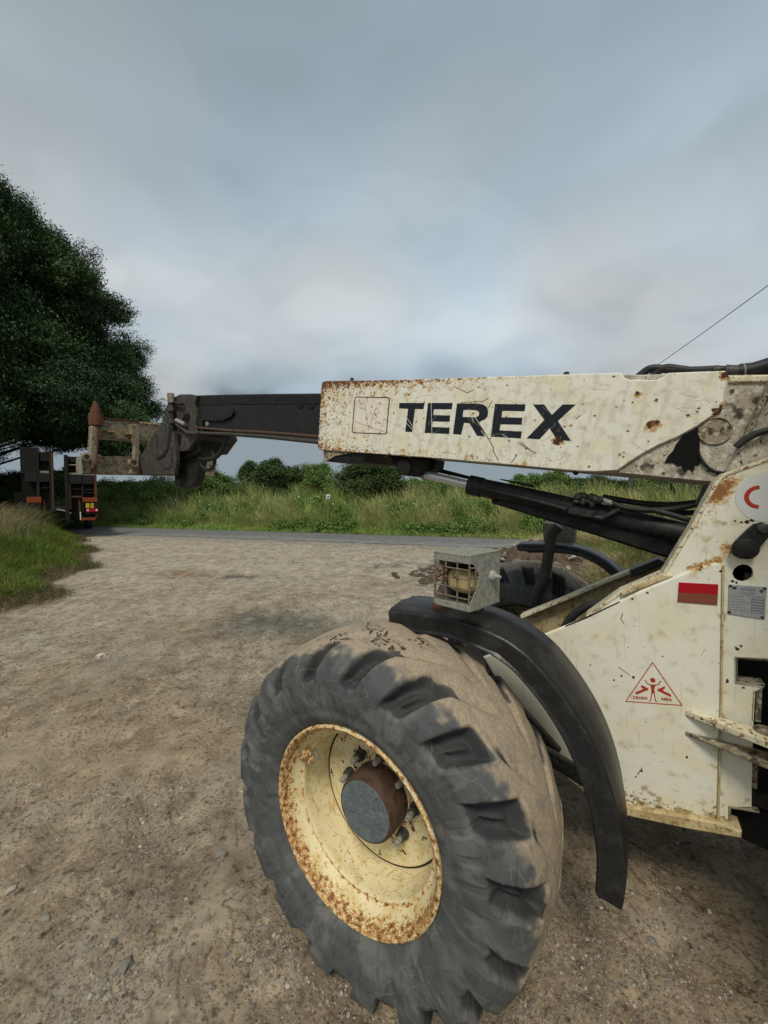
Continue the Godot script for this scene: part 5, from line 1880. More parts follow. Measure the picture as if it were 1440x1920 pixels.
	bar.call("top_cap", [193, 783.5, 240, 786.5, 262, 789, 262, 791, 240, 789, 193, 786], CA - 0.01, 0.16, mats.rust, 0.001)
	bar.call("top_cap", [264, 790.5, 278, 792, 278, 795, 264, 793.5], CA - 0.01, 0.16, mats.rust_cream, 0.001)
	bar.call("top_cap", [282, 792.5, 297, 794, 297, 797, 282, 795.5], CA - 0.01, 0.16, mats.rust_cream, 0.001)
	bar.call("upright", [173, 798, 185, 799, 183, 820, 181, 868, 174, 880, 170, 875, 171, 830], CA - 0.06, 0.06, mats.rusty_steel)
	bar.call("upright_edge", [184, 799, 187, 799, 183, 876, 175, 887, 173, 884, 180, 868], CA - 0.075, 0.05, mats.rust)
	bar.call("upright", [246, 795, 258, 796, 262, 803, 261, 884, 256, 889, 245, 888, 252, 870, 253, 835, 249, 826], CA - 0.06, 0.05, mats.rusty_steel)
	bar.call("end_plate", [153, 858, 172, 850, 176, 855, 176, 872, 172, 885, 166, 887, 153, 888], CA - 0.04, 0.1, mats.rusty_steel)
	bar.call("end_bar", [150.5, 858, 154, 857, 157, 886, 154, 889], CA - 0.07, 0.06, mats.lamp_grey)
	bar.call("stop", [203, 806, 219, 808.5, 219, 811, 205, 809.5], CA - 0.06, 0.08, mats.rust_cream, 0.001)
	bar.call("stop", [238, 810, 254, 813, 254, 815.5, 240, 814], CA - 0.06, 0.08, mats.rust_cream, 0.001)
	for q in [[163, 857, 0.03], [252, 868, 0.035]]:
		var rg := M.new()
		var cpt := A(q[0], q[1], CA - 0.1)
		var rad: float = q[2]
		rg.lathe(PackedVector2Array([Vector2(rad, -0.05), Vector2(rad, 0.0), Vector2(rad * 0.62, 0.0), Vector2(rad * 0.62, -0.03), Vector2(0, -0.03)]), 20, Transform3D(Basis(Vector3(0, 1, 0), PI / 2), cpt))
		obj("pin_ring", rg, mats.rusty_steel, car)
	obj("latch", disc(252, 850, 0.03, 1.9, 0.04, 12), mats.lamp_grey, car)
	var cone := M.new()
	var cb := A(180, 787, CA - 0.03)
	var pz := A(193, 787, CA - 0.03).z - cb.z
	var cr := absf(pz)
	var ch := A(180, 776, CA - 0.03).y - cb.y
	var ct := A(180, 752, CA - 0.03).y - cb.y
	cone.lathe(PackedVector2Array([Vector2(0, -ch), Vector2(cr, -ch), Vector2(cr, ch * 0.9), Vector2(cr * 0.97, ch), Vector2(cr * 0.74, ch), Vector2(cr * 0.72, ch + (ct - ch) * 0.25), Vector2(cr * 0.22, ct * 0.98), Vector2(0.0, ct)]), 20, Transform3D(Basis(Vector3(1, 0, 0), -PI / 2), cb))
	obj("capped_pin", cone, mats.rust, car)

	# ---- lift cylinder and the beam under it
	var cyl := base("lift_cylinder", Vector3.ZERO, th)
	obj("rod", pipe([778, 885, 830, 897.5, 888, 911], 2.12, 0.024, -1.0, 20), mats.chrome, cyl)
	obj("rod_collar", pipe([779, 885, 798, 889.7], 2.12, 0.027, -1.0, 20), mats.nut, cyl)
	obj("barrel", pipe([884, 910, 1000, 935, 1100, 958, 1320, 1010], 2.12, 0.049, -1.0, 24), mats.black_paint, cyl)
	obj("gland", pipe([880, 909, 904, 914.5], 2.12, 0.054, -1.0, 24), mats.hose, cyl)
	obj("strap_plate", slab([934, 899, 941, 898, 1000, 909, 998, 914], 2.1, 2.13, 0.002), mats.greasy_black, cyl)
	obj("side_pipe", pipe([911, 918, 918, 918, 1000, 938, 1062, 955], 2.068, 0.012), mats.black_paint, cyl)
	obj("lower_beam", slab([920, 936, 960, 938, 1100, 968, 1300, 1015, 1300, 1058, 1258, 1049, 1100, 999, 922, 944], 2.1, 2.24, 0.01), mats.greasy_black, cyl)
	obj("stay_bar", slab([815, 876, 880, 893, 884, 900, 812, 884], 2.24, 2.27, 0.003), mats.greasy_black, cyl)
	obj("valve_block", slab([1066, 950, 1117, 959, 1113, 973, 1064, 963], 2.045, 2.11, 0.004), mats.black_paint, cyl)
	for q in [[1085, 931, 0.017], [1096, 930, 0.015], [1107, 930, 0.012], [1114, 935, 0.019], [1125, 938, 0.016], [1080, 940, 0.013], [1110, 945, 0.013], [1092, 942, 0.012], [1102, 940, 0.012]]:
		var nut := M.new()
		var c := V(q[0], q[1], 2.05)
		var rr: float = q[2]
		nut.lathe(PackedVector2Array([Vector2(0, -rr), Vector2(rr * 0.8, -rr), Vector2(rr, -rr * 0.7), Vector2(rr, rr * 0.7), Vector2(rr * 0.8, rr), Vector2(0, rr)]), 6, Transform3D(Basis.from_euler(Vector3(0.4, q[0] * 0.3, 0.3)), c))
		obj("fitting", nut, mats.dark_metal, cyl)
	obj("crimp", pipe([1130, 937.5, 1148, 944], 2.05, 0.013), mats.nut, cyl)
	obj("hose", pipe([1146, 943, 1170, 952, 1210, 957, 1260, 955, 1300, 947, 1325, 938], 2.05, 0.013), mats.hose, cyl)
	obj("hose", pipe([1115, 970, 1130, 972, 1146, 963, 1162, 955], 2.05, 0.012), mats.black_paint, cyl)
	obj("hose", pipe([1130, 932, 1200, 944, 1260, 948, 1330, 940], 2.16, 0.014), mats.hose, cyl)
	obj("hose", pipe([1228, 957, 1262, 966, 1300, 978], 2.0, 0.012), mats.hose, cyl)
	obj("hose", pipe([1240, 962, 1290, 962, 1320, 960], 2.1, 0.012), mats.hose, cyl)

	# ---- hoses over the top of the boom
	var over := base("hose_run", Vector3.ZERO, th)
	for q in [[[1188, 716, 1202, 702, 1216, 692, 1228, 690, 1242, 692, 1262, 694, 1300, 695, 1345, 693, 1395, 696], 0.016], [[1214, 714, 1228, 701, 1240, 692, 1252, 689, 1272, 692, 1300, 696, 1360, 699, 1395, 699], 0.016]]:
		obj("hose", pipe(q[0], BD + 0.1, q[1]), mats.hose, over)
	for q in [[[1380, 698, 1400, 696, 1425, 690, 1470, 676], 0.026, 2.0], [[1380, 701, 1410, 700, 1440, 694, 1480, 688], 0.024, 2.06], [[1385, 694, 1410, 692, 1440, 683, 1480, 668], 0.024, 2.08]]:
		obj("hose", pipe(q[0], q[2], q[1]), mats.hose, over)
	obj("hose_sleeve", pipe([1358, 697, 1382, 698], 2.0, 0.026), mats.dark_metal, over)
	obj("hose_tie", pipe([1393, 697, 1396, 696.5], 2.0, 0.028), mats.lamp_grey, over)
	obj("hose_clip", pipe([1336, 695, 1348, 695], 2.02, 0.02), mats.dark_metal, over)

	# ---- chassis
	var ch_ := base("chassis", Vector3.ZERO, th)
	var panel := slab([905, 1232, 1025, 1187, 1100, 1157, 1200, 1108, 1310, 1063, 1340, 1055, 1353, 1056, 1356, 1064, 1355, 1150, 1352, 1340, 1349, 1440, 1346, 1542, 1290, 1534, 1172, 1515, 1105, 1495, 1050, 1450, 990, 1372, 930, 1275], CD, CD + 0.016, 0.007, plate_uv)
	obj("side_panel", panel, mats.plate_paint, ch_)
	var FD := CD + 0.02
	obj("front_frame", slab([1163, 1112, 1243, 1078, 1253, 1064, 1272, 1032, 1301, 985, 1328, 934, 1344, 906, 1359, 891, 1440, 862, 1520, 834, 1520, 1074, 1413, 1074, 1411, 1066, 1403, 1060, 1393, 1058, 1383, 1061, 1376, 1067, 1373, 1075, 1100, 1160], FD, FD + 0.016, 0.0, plate_uv), mats.plate_paint, ch_)
	obj("rear_frame", slab([1373, 1075, 1376, 1083, 1384, 1089, 1394, 1091, 1404, 1088, 1411, 1082, 1413, 1074, 1520, 1074, 1520, 1240, 1440, 1237, 1380, 1233, 1380, 1280, 1434, 1287, 1428, 1292, 1416, 1297, 1413, 1352, 1410, 1440, 1409, 1513, 1368, 1513, 1368, 1548, 1320, 1540, 1200, 1300, 1100, 1160], FD, FD + 0.016, 0.0, plate_uv), mats.plate_paint, ch_)
	var hole := M.new()
	hole.lathe(PackedVector2Array([Vector2(0.033, -0.1), Vector2(0.033, -0.016), Vector2(0.031, -0.001)]), 28, Transform3D(Basis(), V(1393, 1074.5, FD)))
	for i in hole.n.size(): hole.n[i] = -hole.n[i]
	obj("hole_lining", hole, mats.greasy_black, ch_)
	var hb := M.new()
	hb.box(V(1393, 1074.5, FD) + Vector3(0, 0, -0.1), Vector3(0.1, 0.1, 0.01))
	obj("hole_back", hb, mats.void, ch_)
	# the flange that turns in round the front edge
	var edge := Vs([1100, 1157, 1163, 1112, 1243, 1078, 1253, 1064, 1272, 1032, 1301, 985, 1328, 934, 1344, 906, 1359, 891, 1440, 862, 1520, 834], FD)
	var fl := M.new()
	fl.prism(ribbon(edge, 0.012), zl(FD + 0.085), zl(FD - 0.004), 0.003)
	obj("edge_flange", fl, mats.cream, ch_)
	obj("lip", slab([1163, 1111, 1200, 1095, 1243, 1077, 1262, 1081, 1240, 1090, 1166, 1119], CD + 0.004, CD + 0.02, 0.004), mats.dirty_cream, ch_)
	# dark worn line along the panel's top edge
	obj("top_edge_wear", slab([1100, 1156.5, 1130, 1142.5, 1162, 1127.5, 1162, 1129, 1130, 1144.5, 1100, 1159, 1060, 1175, 1060, 1173.5], CD - 0.0012, CD + 0.004, 0.0), mats.greasy_black, ch_)
	var weld := M.new()
	weld.tube(PackedVector3Array([V(1356, 1060, CD), V(1354.5, 1150, CD), V(1352, 1320, CD), V(1349, 1440, CD), V(1346, 1545, CD)]), 0.0035, 8)
	obj("weld_seam", weld, mats.dirty_cream, ch_)
	obj("bottom_rail", slab([1165, 1511, 1290, 1532, 1350, 1544, 1392, 1560, 1391, 1574, 1290, 1556, 1165, 1529], CD - 0.02, CD + 0.06, 0.006), mats.dirty_cream, ch_)
	# lips round the cut-outs
	var lip1 := M.new()
	lip1.prism(ribbon(Vs([1440, 1237, 1380, 1233, 1380, 1280, 1434, 1287, 1416, 1297, 1413, 1352], FD), 0.010), zl(FD + 0.06), zl(FD - 0.003), 0.002)
	obj("cutout_lip", lip1, mats.old_cream, ch_)
	obj("tongue", slab([1416, 1296, 1430, 1291, 1427, 1356, 1412, 1353], FD + 0.03, FD + 0.04, 0.002), mats.old_cream, ch_)
	obj("tongue", slab([1409, 1430, 1421, 1436, 1420, 1517, 1406, 1514], FD + 0.03, FD + 0.04, 0.002), mats.old_cream, ch_)
	var lip2 := M.new()
	lip2.prism(ribbon(Vs([1368, 1548, 1368, 1513, 1424, 1522], FD), 0.009), zl(FD + 0.06), zl(FD - 0.003), 0.002)
	obj("cutout_lip", lip2, mats.old_cream, ch_)
	obj("under_recess", slab([1366, 1511, 1520, 1522, 1520, 1650, 1440, 1596, 1393, 1574, 1366, 1560], FD + 0.05, FD + 0.5, 0.004), mats.void, ch_)
	# step brackets that widen to the right
	for q in [[1286, 1331, 1440, 1391, 0.022], [1285, 1371, 1440, 1436, 0.012]]:
		var a := V(q[0], q[1], CD - 0.002)
		var f := Y(q[2], q[3], a.y)
		var k := (f - a)
		var m := M.new()
		var tri_ := PackedVector2Array([Vector2(a.x, -a.z), Vector2(a.x + k.x * 1.5, -(a.z + k.z * 1.5)), Vector2(a.x + k.x * 1.5, -a.z), Vector2(a.x + 0.06, -a.z)])
		m.prism(tri_, -q[4], 0.0, 0.003)
		var bs := Basis(Vector3(1, 0, 0), Vector3(0, 0, -1), Vector3(0, 1, 0))
		for i in m.v.size():
			m.v[i] = bs * m.v[i] + Vector3(0, a.y, 0)
			m.n[i] = bs * m.n[i]
		obj("step_bracket", m, mats.cream if q[4] > 0.02 else mats.old_cream, ch_)
	var boss := M.new()
	var bq := Y(1436, 1373, V(1286, 1331, CD).y)
	boss.lathe(PackedVector2Array([Vector2(0.03, 0.0), Vector2(0.03, 0.008), Vector2(0.02, 0.009), Vector2(0.018, 0.003), Vector2(0, 0.003)]), 20, Transform3D(Basis(Vector3(1, 0, 0), -PI / 2), bq))
	obj("step_boss", boss, mats.old_cream, ch_)
	# plates and stickers
	obj("id_plate", slab([1367, 1096, 1438, 1101, 1434, 1162, 1365, 1151], FD - 0.004, FD, 0.001), mats.id_plate, ch_)
	var idm := ch_.get_child(ch_.get_child_count() - 1) as MeshInstance3D
	var ida := Vs([1367, 1096, 1438, 1101, 1434, 1162, 1365, 1151], FD - 0.004)
	var idr := Rect2(ida[0], Vector2.ZERO)
	for q in ida: idr = idr.expand(q)
	idm.mesh = slab([1367, 1096, 1438, 1101, 1434, 1162, 1365, 1151], FD - 0.004, FD, 0.001, func(p: Vector3) -> Vector2: return Vector2((p.x - idr.position.x) / idr.size.x, (idr.end.y - p.y) / idr.size.y)).mesh()
	for q in [[1370, 1099], [1434, 1104], [1430, 1158], [1368, 1148]]: obj("rivet", disc(q[0], q[1], 0.005, FD - 0.006, 0.004, 10), mats.dark_metal, idm)
	obj("reflector", slab([1273, 1092, 1347, 1096, 1346, 1115, 1271.5, 1111], CD - 0.003, CD, 0.0006), mats.reflector_red, ch_)
	obj("faded_reflector", slab([1271.5, 1111.5, 1346, 1115.5, 1345, 1135, 1270, 1129], CD - 0.003, CD, 0.0006), mats.reflector_faded, ch_)
	var sc := V(1441, 932, FD)
	var circ := PackedVector2Array()
	for k in 48: circ.append(Vector2(sc.x, sc.y) + Vector2(cos(TAU * k / 48), sin(TAU * k / 48)) * 0.082)
	var stick := M.new()
	stick.prism(circ, sc.z, sc.z + 0.0012, 0.0003)
	var so := obj("round_sticker", stick, mats.sticker_white, ch_)
	for k in 2:
		# the letters C and E, each an open arc, the E with a bar
		var lc := V(1424 if k == 0 else 1471, 932, FD)
		var arc := PackedVector2Array()
		for i in 21:
			var a := deg_to_rad(lerpf(92.0, 268.0, i / 20.0))
			arc.append(Vector2(lc.x, lc.y) + Vector2(cos(a), sin(a)) * 0.032)
		var lm := M.new()
		lm.prism(ribbon(arc, 0.012), sc.z + 0.0012, sc.z + 0.002, 0.0)
		if k == 1: lm.prism(ribbon(PackedVector2Array([Vector2(lc.x - 0.026, lc.y), Vector2(lc.x - 0.004, lc.y)]), 0.011), sc.z + 0.0012, sc.z + 0.002, 0.0)
		obj("letter", lm, mats.sign_red, so)
	# crush area sign
	var sg := base("warning_sign", Vector3.ZERO, ch_)
	var SD := CD - 0.0012
	var zz := func(list: Array) -> PackedVector2Array:
		var out: Array = []
		for i in range(0, list.size(), 2):
			out.append(960.0 + list[i] / 3.0)
			out.append(1150.0 + list[i + 1] / 3.0)
		return Vs(out, SD)
	var tri3: PackedVector2Array = zz.call([791, 276, 957, 518, 640, 495])
	var lines := M.new()
	for i in 3: lines.prism(ribbon(PackedVector2Array([tri3[i], tri3[(i + 1) % 3]]), 0.0026), zl(CD) + 0.0004, zl(SD), 0.0)
	obj("triangle", lines, mats.sign_red, sg)
	var man := M.new()
	var hd: PackedVector2Array = zz.call([792, 376])
	var hr: PackedVector2Array = zz.call([807, 376])
	var hring := PackedVector2Array()
	for k in 20: hring.append(hd[0] + Vector2(cos(TAU * k / 20), sin(TAU * k / 20)) * (hr[0] - hd[0]).length())
	man.prism(hring, zl(CD) + 0.0004, zl(SD), 0.0)
	man.prism(zz.call([778, 400, 808, 402, 801, 425, 803, 450, 784, 450, 784, 425]), zl(CD) + 0.0004, zl(SD), 0.0)
	for q in [[780, 402, 762, 395, 748, 374], [806, 404, 824, 400, 838, 380], [787, 450, 780, 492, 770, 494], [800, 450, 808, 494, 820, 497]]:
		man.prism(ribbon(zz.call(q), 0.0028), zl(CD) + 0.0004, zl(SD), 0.0)
	obj("figure", man, mats.sign_red, sg)
	var arrows := M.new()
	arrows.prism(zz.call([728, 402, 768, 424, 768, 430, 698, 457, 695, 444, 740, 426, 726, 414]), zl(CD) + 0.0004, zl(SD), 0.0)
	var arrow2 := M.new()
	arrow2.prism(zz.call([860, 410, 818, 428, 818, 434, 893, 470, 896, 458, 846, 433, 862, 420]), zl(CD) + 0.0004, zl(SD), 0.0)
	obj("arrow", arrows, mats.sign_red, sg)
	obj("arrow", arrow2, mats.sign_red, sg)
	var font := SystemFont.new()
	font.font_names = PackedStringArray(["Droid Sans"])
	font.font_weight = 700
	for q in [["CRUSH", 684, 482, 762, 487], ["AREA", 840, 489, 902, 495]]:
		var pa: PackedVector2Array = zz.call([q[1], q[2]])
		var pb: PackedVector2Array = zz.call([q[3], q[4]])
		var tm := TextMesh.new()
		tm.font = font
		tm.text = q[0]
		tm.font_size = 32
		tm.pixel_size = 0.001
		tm.depth = 0.0008
		tm.horizontal_alignment = HORIZONTAL_ALIGNMENT_LEFT
		tm.vertical_alignment = VERTICAL_ALIGNMENT_BOTTOM
		var wd: float = tm.get_aabb().size.x
		var tn := MeshInstance3D.new()
		tn.name = "lettering"
		tn.mesh = tm
		tn.material_override = mats.sign_red
		var kx := (pb[0] - pa[0]).length() / maxf(wd, 0.001)
		tn.scale = Vector3(kx, kx, 1)
		tn.rotation.z = (pb[0] - pa[0]).angle()
		tn.position = Vector3(pa[0].x, pa[0].y, zl(SD)) - Vector3(0, kx * 0.006, 0)
		sg.add_child(tn, true)
	# black lever on the frame
	obj("lever", slab([1373, 1033, 1377, 1020, 1388, 1008, 1405, 992, 1416, 983, 1430, 980, 1442, 984, 1448, 994, 1444, 1006, 1428, 1024, 1415, 1040, 1404, 1047, 1390, 1048, 1378, 1043], FD - 0.03, FD, 0.006), mats.greasy_black, ch_)
	obj("lever_pin", disc(1399, 1029, 0.034, FD - 0.036, 0.01), mats.greasy_black, ch_)
	obj("lever_bolt", disc(1432, 991, 0.016, FD - 0.037, 0.01, 8), mats.dark_metal, ch_)
	# tower above the frame, and the dark stay between it and the boom
	obj("tower_plate", slab([1357, 893, 1362, 880, 1386, 850, 1440, 806, 1520, 745, 1520, 836, 1440, 864], FD + 0.09, FD + 0.11, 0.003, func(p: Vector3) -> Vector2: return Vector2(p.x, -p.y) * 0.9), mats.rear_paint, ch_)
	obj("tower_edge", slab([1380, 852, 1440, 720, 1520, 560, 1520, 590, 1440, 745, 1392, 848], FD + 0.12, FD + 0.16, 0.003), mats.old_cream, ch_)
	obj("tower_hose", pipe([1380, 838, 1400, 822, 1420, 812, 1470, 800], FD + 0.07, 0.012), mats.hose, ch_)
	obj("stay", slab([1305, 946, 1324, 908, 1350, 905, 1332, 935, 1318, 968], 1.88, 1.93, 0.003), mats.greasy_black, ch_)
	# the far side plate with its lip, the belly and the cross members
	obj("far_plate", slab([975, 1158, 1100, 1106, 1236, 1050, 1420, 975, 1500, 1300, 1300, 1420, 1010, 1330], 2.5, 2.52, 0.003), mats.dirty_cream, ch_)
	obj("far_lip", slab([975, 1154, 1050, 1124, 1130, 1090, 1180, 1070, 1183, 1076, 1130, 1097, 1050, 1131, 977, 1161], 2.42, 2.5, 0.003), mats.cream, ch_)
	obj("far_bracket", slab([1180, 1070, 1234, 1048, 1252, 1056, 1188, 1083], 2.4, 2.5, 0.004), mats.dark_metal, ch_)
	obj("channel_hose", pipe([1058, 1178, 1075, 1152, 1100, 1136, 1135, 1128, 1175, 1124], 2.15, 0.02), mats.hose, ch_)
	var x0 := V(1060, 1400, CD).x
	var belly := M.new()
	belly.box(Vector3(x0 + 1.2, 0.62, zl(2.12)), Vector3(2.6, 0.05, 0.74))
	obj("belly_plate", belly, mats.greasy_black, ch_)
	var deck := M.new()
	deck.box(Vector3(V(1440, 1080, CD).x + 0.75, 1.35, zl(2.12)), Vector3(1.6, 0.06, 0.72))
	obj("deck", deck, mats.greasy_black, ch_)
	var bulk := M.new()
	bulk.box(Vector3(V(1430, 1300, CD).x + 0.1, 1.0, zl(2.14)), Vector3(0.04, 0.75, 0.68))
	obj("bulkhead", bulk, mats.void, ch_)
	# axle and steering tubes behind the front wheel
	var ax := M.new()
	ax.box(Vector3(0, 0.56, 0), Vector3(0.24, 0.24, 1.15), Basis(), 0.03)
	ax.tube(PackedVector3Array([Vector3(0, 0.56, -0.85), Vector3(0, 0.56, 0.85)]), 0.11, 20)
	obj("axle", ax, mats.greasy_black, ch_)
	obj("steering_tube", pipe([955, 1312, 1000, 1358, 1045, 1410], 1.62, 0.022), mats.dark_metal, ch_)
	obj("steering_tube", pipe([990, 1398, 1040, 1424, 1120, 1474], 1.5, 0.028), mats.dark_metal, ch_)

	# ---- front wheels and mudguards
	var hub_at := Vector3(0, CAM_H - 1.08225, zl(NEAR_D))
	var wheel := make_wheel("front_wheel", th, hub_at, deg_to_rad(-STEER))
	var far := wheel.duplicate()
	far.name = "far_front_wheel"
	th.add_child(far, true)
	far.position = Vector3(0.17, hub_at.y, -hub_at.z)
	far.rotation.y = PI - deg_to_rad(STEER)
	far.set_meta("label", "far front wheel showing its dusty inner side")
	var guard := base("mudguard", hub_at, th)
	guard.rotation.y = deg_to_rad(-STEER)
	obj("guard", fender_mesh(93.0, -7.0, -0.285, 1.0), mats.rubber, guard)
	var gb := M.new()
	var bm := Basis(Vector3(0, 0, 1), deg_to_rad(-25))
	gb.box(Vector3(0.24, 0.615, -0.4), Vector3(0.05, 0.16, 0.06), bm)
	obj("bracket", gb, mats.rusty_steel, guard)
	var gb2 := M.new()
	gb2.box(Vector3(0.16, 0.655, -0.36), Vector3(0.09, 0.05, 0.05), bm, 0.015)
	obj("bracket_foot", gb2, mats.rust, guard)
	var gb3 := M.new()
	gb3.box(Vector3(0.69, 0.13, -0.42), Vector3(0.03, 0.22, 0.05), Basis(), 0.008)
	obj("rear_bracket", gb3, mats.rusty_steel, guard)
	var fg := base("far_mudguard", Vector3(0.19, hub_at.y + 0.1, -hub_at.z), th)
	fg.rotation.y = deg_to_rad(-STEER)
	obj("guard", fender_mesh(93.0, 8.0, -0.285, -1.0), mats.rubber, fg)
	obj("guard_stay", pipe([1048, 986, 1036, 1000, 1030, 1030, 1022, 1080, 1008, 1105, 998, 1135], 2.72, 0.034), mats.dark_metal, fg)
	var stay := fg.get_child(fg.get_child_count() - 1) as Node3D
	stay.transform = fg.transform.affine_inverse()
	obj("far_lamp", slab([1017, 980, 1078, 985, 1076, 1018, 1019, 1014], 3.0, 3.16, 0.006), mats.dark_metal, fg)
	(fg.get_child(fg.get_child_count() - 1) as Node3D).transform = fg.transform.affine_inverse()
	make_lamp(guard, th)
	make_rest(th)


# caged lamp standing on the near mudguard
func make_lamp(guard: Node3D, th: Node3D) -> void:
	var lamp := base("caged_lamp", Vector3.ZERO, th)
	lamp.set_meta("label", "caged grey lamp box bolted on the near mudguard")
	# world frame of the box: the grille looks to the left and towards the viewer
	var yaw := deg_to_rad(-46.0)
	var nrm := Vector3(sin(yaw), 0, cos(yaw))
	var rgt := Vector3(cos(yaw), 0, -sin(yaw))
	var r0 := ray(880, 1149)
	var pbr := cam_pos + r0 * ((1.278 - CAM_H) / r0.y)
	var hit := func(px: float, py: float, n: Vector3, p: Vector3) -> Vector3:
		var r := ray(px, py)
		return cam_pos + r * ((p - cam_pos).dot(n) / r.dot(n))
	var pbl: Vector3 = hit.call(812, 1132, nrm, pbr)
	var ptr: Vector3 = hit.call(893, 1044, nrm, pbr)
	var pback: Vector3 = hit.call(938, 1024, rgt, pbr)
	var w := (pbr - pbl).dot(rgt)
	var h := ptr.y - pbr.y
	var dp := -(pback - pbr).dot(nrm)
	lamp.position = to_vehicle(pbr - rgt * w * 0.5)
	lamp.rotation.y = yaw + deg_to_rad(YAW)
	var t := 0.004
	# in the lamp's own frame: x to the right, y up, z out of the grille
	var top := M.new()
	top.box(Vector3(0, h - t * 0.5, -dp * 0.5), Vector3(w, t * 2.0, dp), Basis(), 0.004)
	obj("roof", top, mats.lamp_grey, lamp)
	for s in [-1.0, 1.0]:
		var m := M.new()
		# the side is cut back in front so that the bars can turn the corner
		m.prism(PackedVector2Array([Vector2(-dp, 0.0), Vector2(-dp * 0.02, 0.0), Vector2(-dp * 0.02, h * 0.12), Vector2(-dp * 0.2, h * 0.36), Vector2(-dp * 0.3, h * 0.6), Vector2(-dp * 0.14, h * 0.82), Vector2(-dp * 0.02, h * 0.86), Vector2(-dp * 0.02, h), Vector2(-dp, h)]), -t * 0.5, t * 0.5, 0.001)
		var bs := Basis(Vector3(0, 0, 1), Vector3(0, 1, 0), Vector3(-1, 0, 0))
		for i in m.v.size():
			m.v[i] = bs * m.v[i] + Vector3(s * (w * 0.5 - t * 0.5), 0, 0)
			m.n[i] = bs * m.n[i]
		obj("side", m, mats.lamp_grey, lamp)
	var bk := M.new()
	bk.box(Vector3(0, h * 0.5, -dp + t * 0.5), Vector3(w - t * 2.2, h - t * 2.2, t), Basis(), 0.001)
	obj("back", bk, mats.lamp_grey, lamp)
	var flr := M.new()
	flr.box(Vector3(0, t * 0.5, -dp * 0.5), Vector3(w - t * 2.2, t, dp - t * 2.2), Basis(), 0.001)
	obj("floor", flr, mats.lamp_grey, lamp)
	for q in [[0.0, 0.115], [0.845, 1.0]]:
		var m := M.new()
		m.box(Vector3(0, h * (q[0] + q[1]) * 0.5, -t), Vector3(w - 0.001, h * (q[1] - q[0]), t * 1.6), Basis(), 0.0015)
		m.box(Vector3(w * 0.5 - t * 0.9, h * (q[0] + q[1]) * 0.5, -dp * 0.07), Vector3(t * 1.4, h * (q[1] - q[0]) - 0.002, dp * 0.13), Basis(), 0.001)
		obj("front_band", m, mats.lamp_grey, lamp)
	for k in 4:
		var m := M.new()
		var x := lerpf(-w * 0.5 + 0.005, w * 0.5 - 0.004, k / 3.0)
		m.box(Vector3(x, h * 0.48, -t), Vector3(0.009 if k == 0 else 0.0052, h * 0.75, 0.005), Basis(), 0.0012)
		obj("grille_bar", m, mats.lamp_bar, lamp)
	for k in 4:
		var m := M.new()
		var y := h * lerpf(0.22, 0.74, k / 3.0)
		m.box(Vector3(0, y, -t * 0.4), Vector3(w - 0.004, 0.0042, 0.004), Basis(), 0.001)
		m.box(Vector3(w * 0.5 - t * 0.7, y + 0.004, -dp * 0.16), Vector3(0.004, 0.0052, dp * 0.34), Basis(Vector3(1, 0, 0), -0.12), 0.001)
		obj("grille_bar", m, mats.lamp_bar, lamp)
	for q in [[-0.4, 0.68, -0.08, 0.5], [-0.4, 0.5, -0.08, 0.68], [0.0, 0.66, 0.2, 0.55]]:
		var m := M.new()
		m.tube(PackedVector3Array([Vector3(q[0] * w, q[1] * h, 0.001), Vector3(q[2] * w, q[3] * h, 0.002)]), 0.0026, 6)
		obj("bent_wire", m, mats.rust, lamp)
	var sv := M.new()
	sv.box(Vector3(w * 0.5 - t * 0.6, h * 0.5, -dp * 0.2), Vector3(0.004, h * 0.5, 0.005), Basis(), 0.001)
	obj("grille_bar", sv, mats.lamp_bar, lamp)
	# the lens: a rounded block with fine ribs
	var lens := M.new()
	var rows := 15
	var cols := 41
	var p := PackedVector3Array()
	var uvs := PackedVector2Array()
	for i in rows:
		for j in cols:
			var v := i / float(rows - 1) * 2.0 - 1.0
			var u := j / float(cols - 1) * 2.0 - 1.0
			var z := -dp * 0.2 - 0.045 * pow(absf(u), 3.5) - 0.03 * pow(absf(v), 4.0) + 0.0009 * sin(j * 2.6)
			p.append(Vector3(u * w * 0.46, h * (0.44 + v * 0.23 * sqrt(1.0 - 0.45 * u * u)), z))
			uvs.append(Vector2(u, v))
	lens.sheet(p, rows, cols, uvs, PackedColorArray(), Vector3(0, 0, 1))
	obj("lens", lens, mats.lens, lamp)
	var body := M.new()
	body.box(Vector3(0, h * 0.45, -dp * 0.72), Vector3(w * 0.8, h * 0.5, dp * 0.4), Basis(), 0.01)
	obj("lamp_body", body, mats.hose, lamp)
	var bolt := M.new()
	var bx := Transform3D(Basis(Vector3(0, 1, 0), PI / 2), Vector3(w * 0.5, h * 0.55, -dp * 0.72))
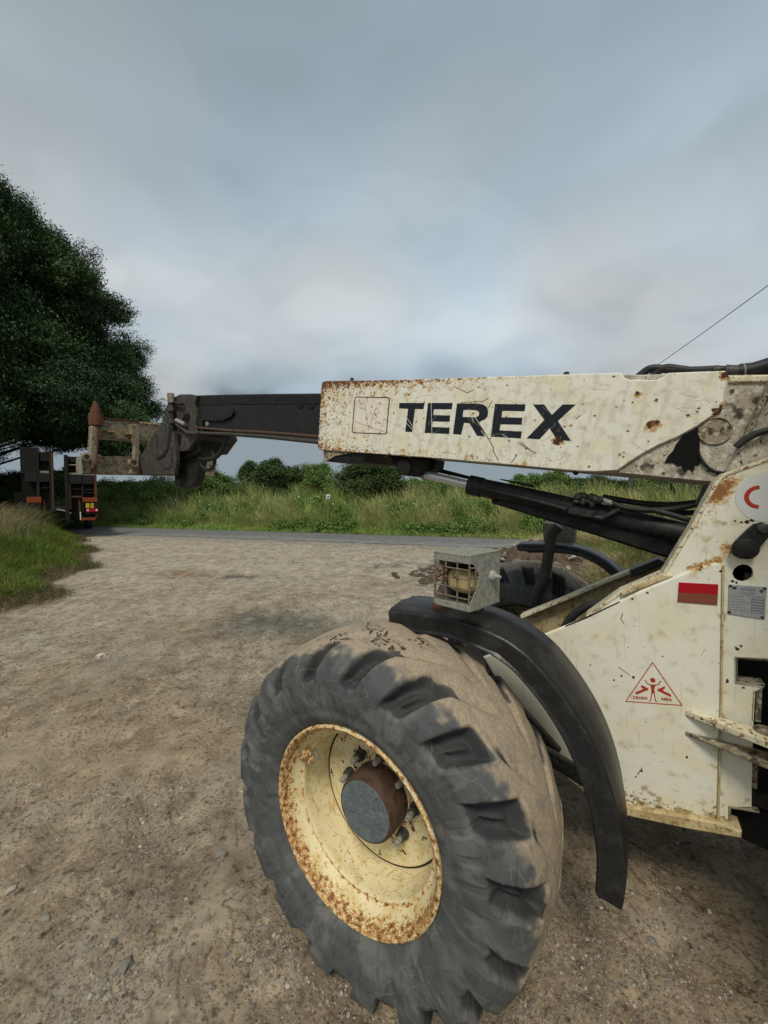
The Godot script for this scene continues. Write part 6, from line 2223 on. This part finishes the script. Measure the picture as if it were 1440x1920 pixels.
	bolt.lathe(PackedVector2Array([Vector2(0.019, -0.002), Vector2(0.017, 0.008), Vector2(0.013, 0.012), Vector2(0.008, 0.013), Vector2(0.0075, 0.024), Vector2(0.005, 0.025), Vector2(0.0045, 0.032), Vector2(0, 0.033)]), 14, bx)
	obj("side_bolt", bolt, mats.grey_plastic, lamp)


# what lies outside the picture on the right: cab and rear wheels of the same machine
func make_rest(th: Node3D) -> void:
	var cab := base("cab", Vector3.ZERO, th)
	var x0 := AXLE_A + 0.62
	var body := M.new()
	body.box(Vector3(x0 + 0.75, 0.87, 0.72), Vector3(1.5, 0.88, 0.74), Basis(), 0.03)
	obj("lower_body", body, mats.cream, cab)
	for q in [[x0 + 0.06, 1.05], [x0 + 0.06, 0.4], [x0 + 1.44, 1.05], [x0 + 1.44, 0.4]]:
		var m := M.new()
		m.box(Vector3(q[0], 1.86, q[1]), Vector3(0.07, 1.12, 0.06), Basis(), 0.01)
		obj("pillar", m, mats.black_paint, cab)
	var roof := M.new()
	roof.box(Vector3(x0 + 0.75, 2.46, 0.72), Vector3(1.56, 0.09, 0.76), Basis(), 0.03)
	obj("roof", roof, mats.cream, cab)
	var glass := surface("cab_glass", Color(0.5, 0.56, 0.56, 0.25), 0.05)
	glass.transparency = BaseMaterial3D.TRANSPARENCY_ALPHA
	var gl := M.new()
	gl.box(Vector3(x0 + 0.75, 1.86, 1.06), Vector3(1.3, 1.1, 0.008), Basis(), 0.001)
	obj("side_glass", gl, glass, cab)
	var gf := M.new()
	gf.box(Vector3(x0 + 0.05, 1.86, 0.72), Vector3(0.008, 1.1, 0.58), Basis(), 0.001)
	obj("front_glass", gf, glass, cab)
	var rw := th.get_node("front_wheel").duplicate()
	rw.name = "rear_wheel"
	th.add_child(rw, true)
	rw.position.x = 2.95
	rw.rotation.y = 0.0
	var rear := M.new()
	rear.box(Vector3(x0 + 1.6, 0.95, -0.1), Vector3(2.2, 0.7, 0.8), Basis(), 0.03)
	obj("rear_chassis", rear, mats.cream, th)
	var eng := M.new()
	eng.box(Vector3(x0 + 0.9, 1.0, -0.75), Vector3(1.7, 0.75, 0.6), Basis(), 0.04)
	obj("engine_cover", eng, mats.cream, th)
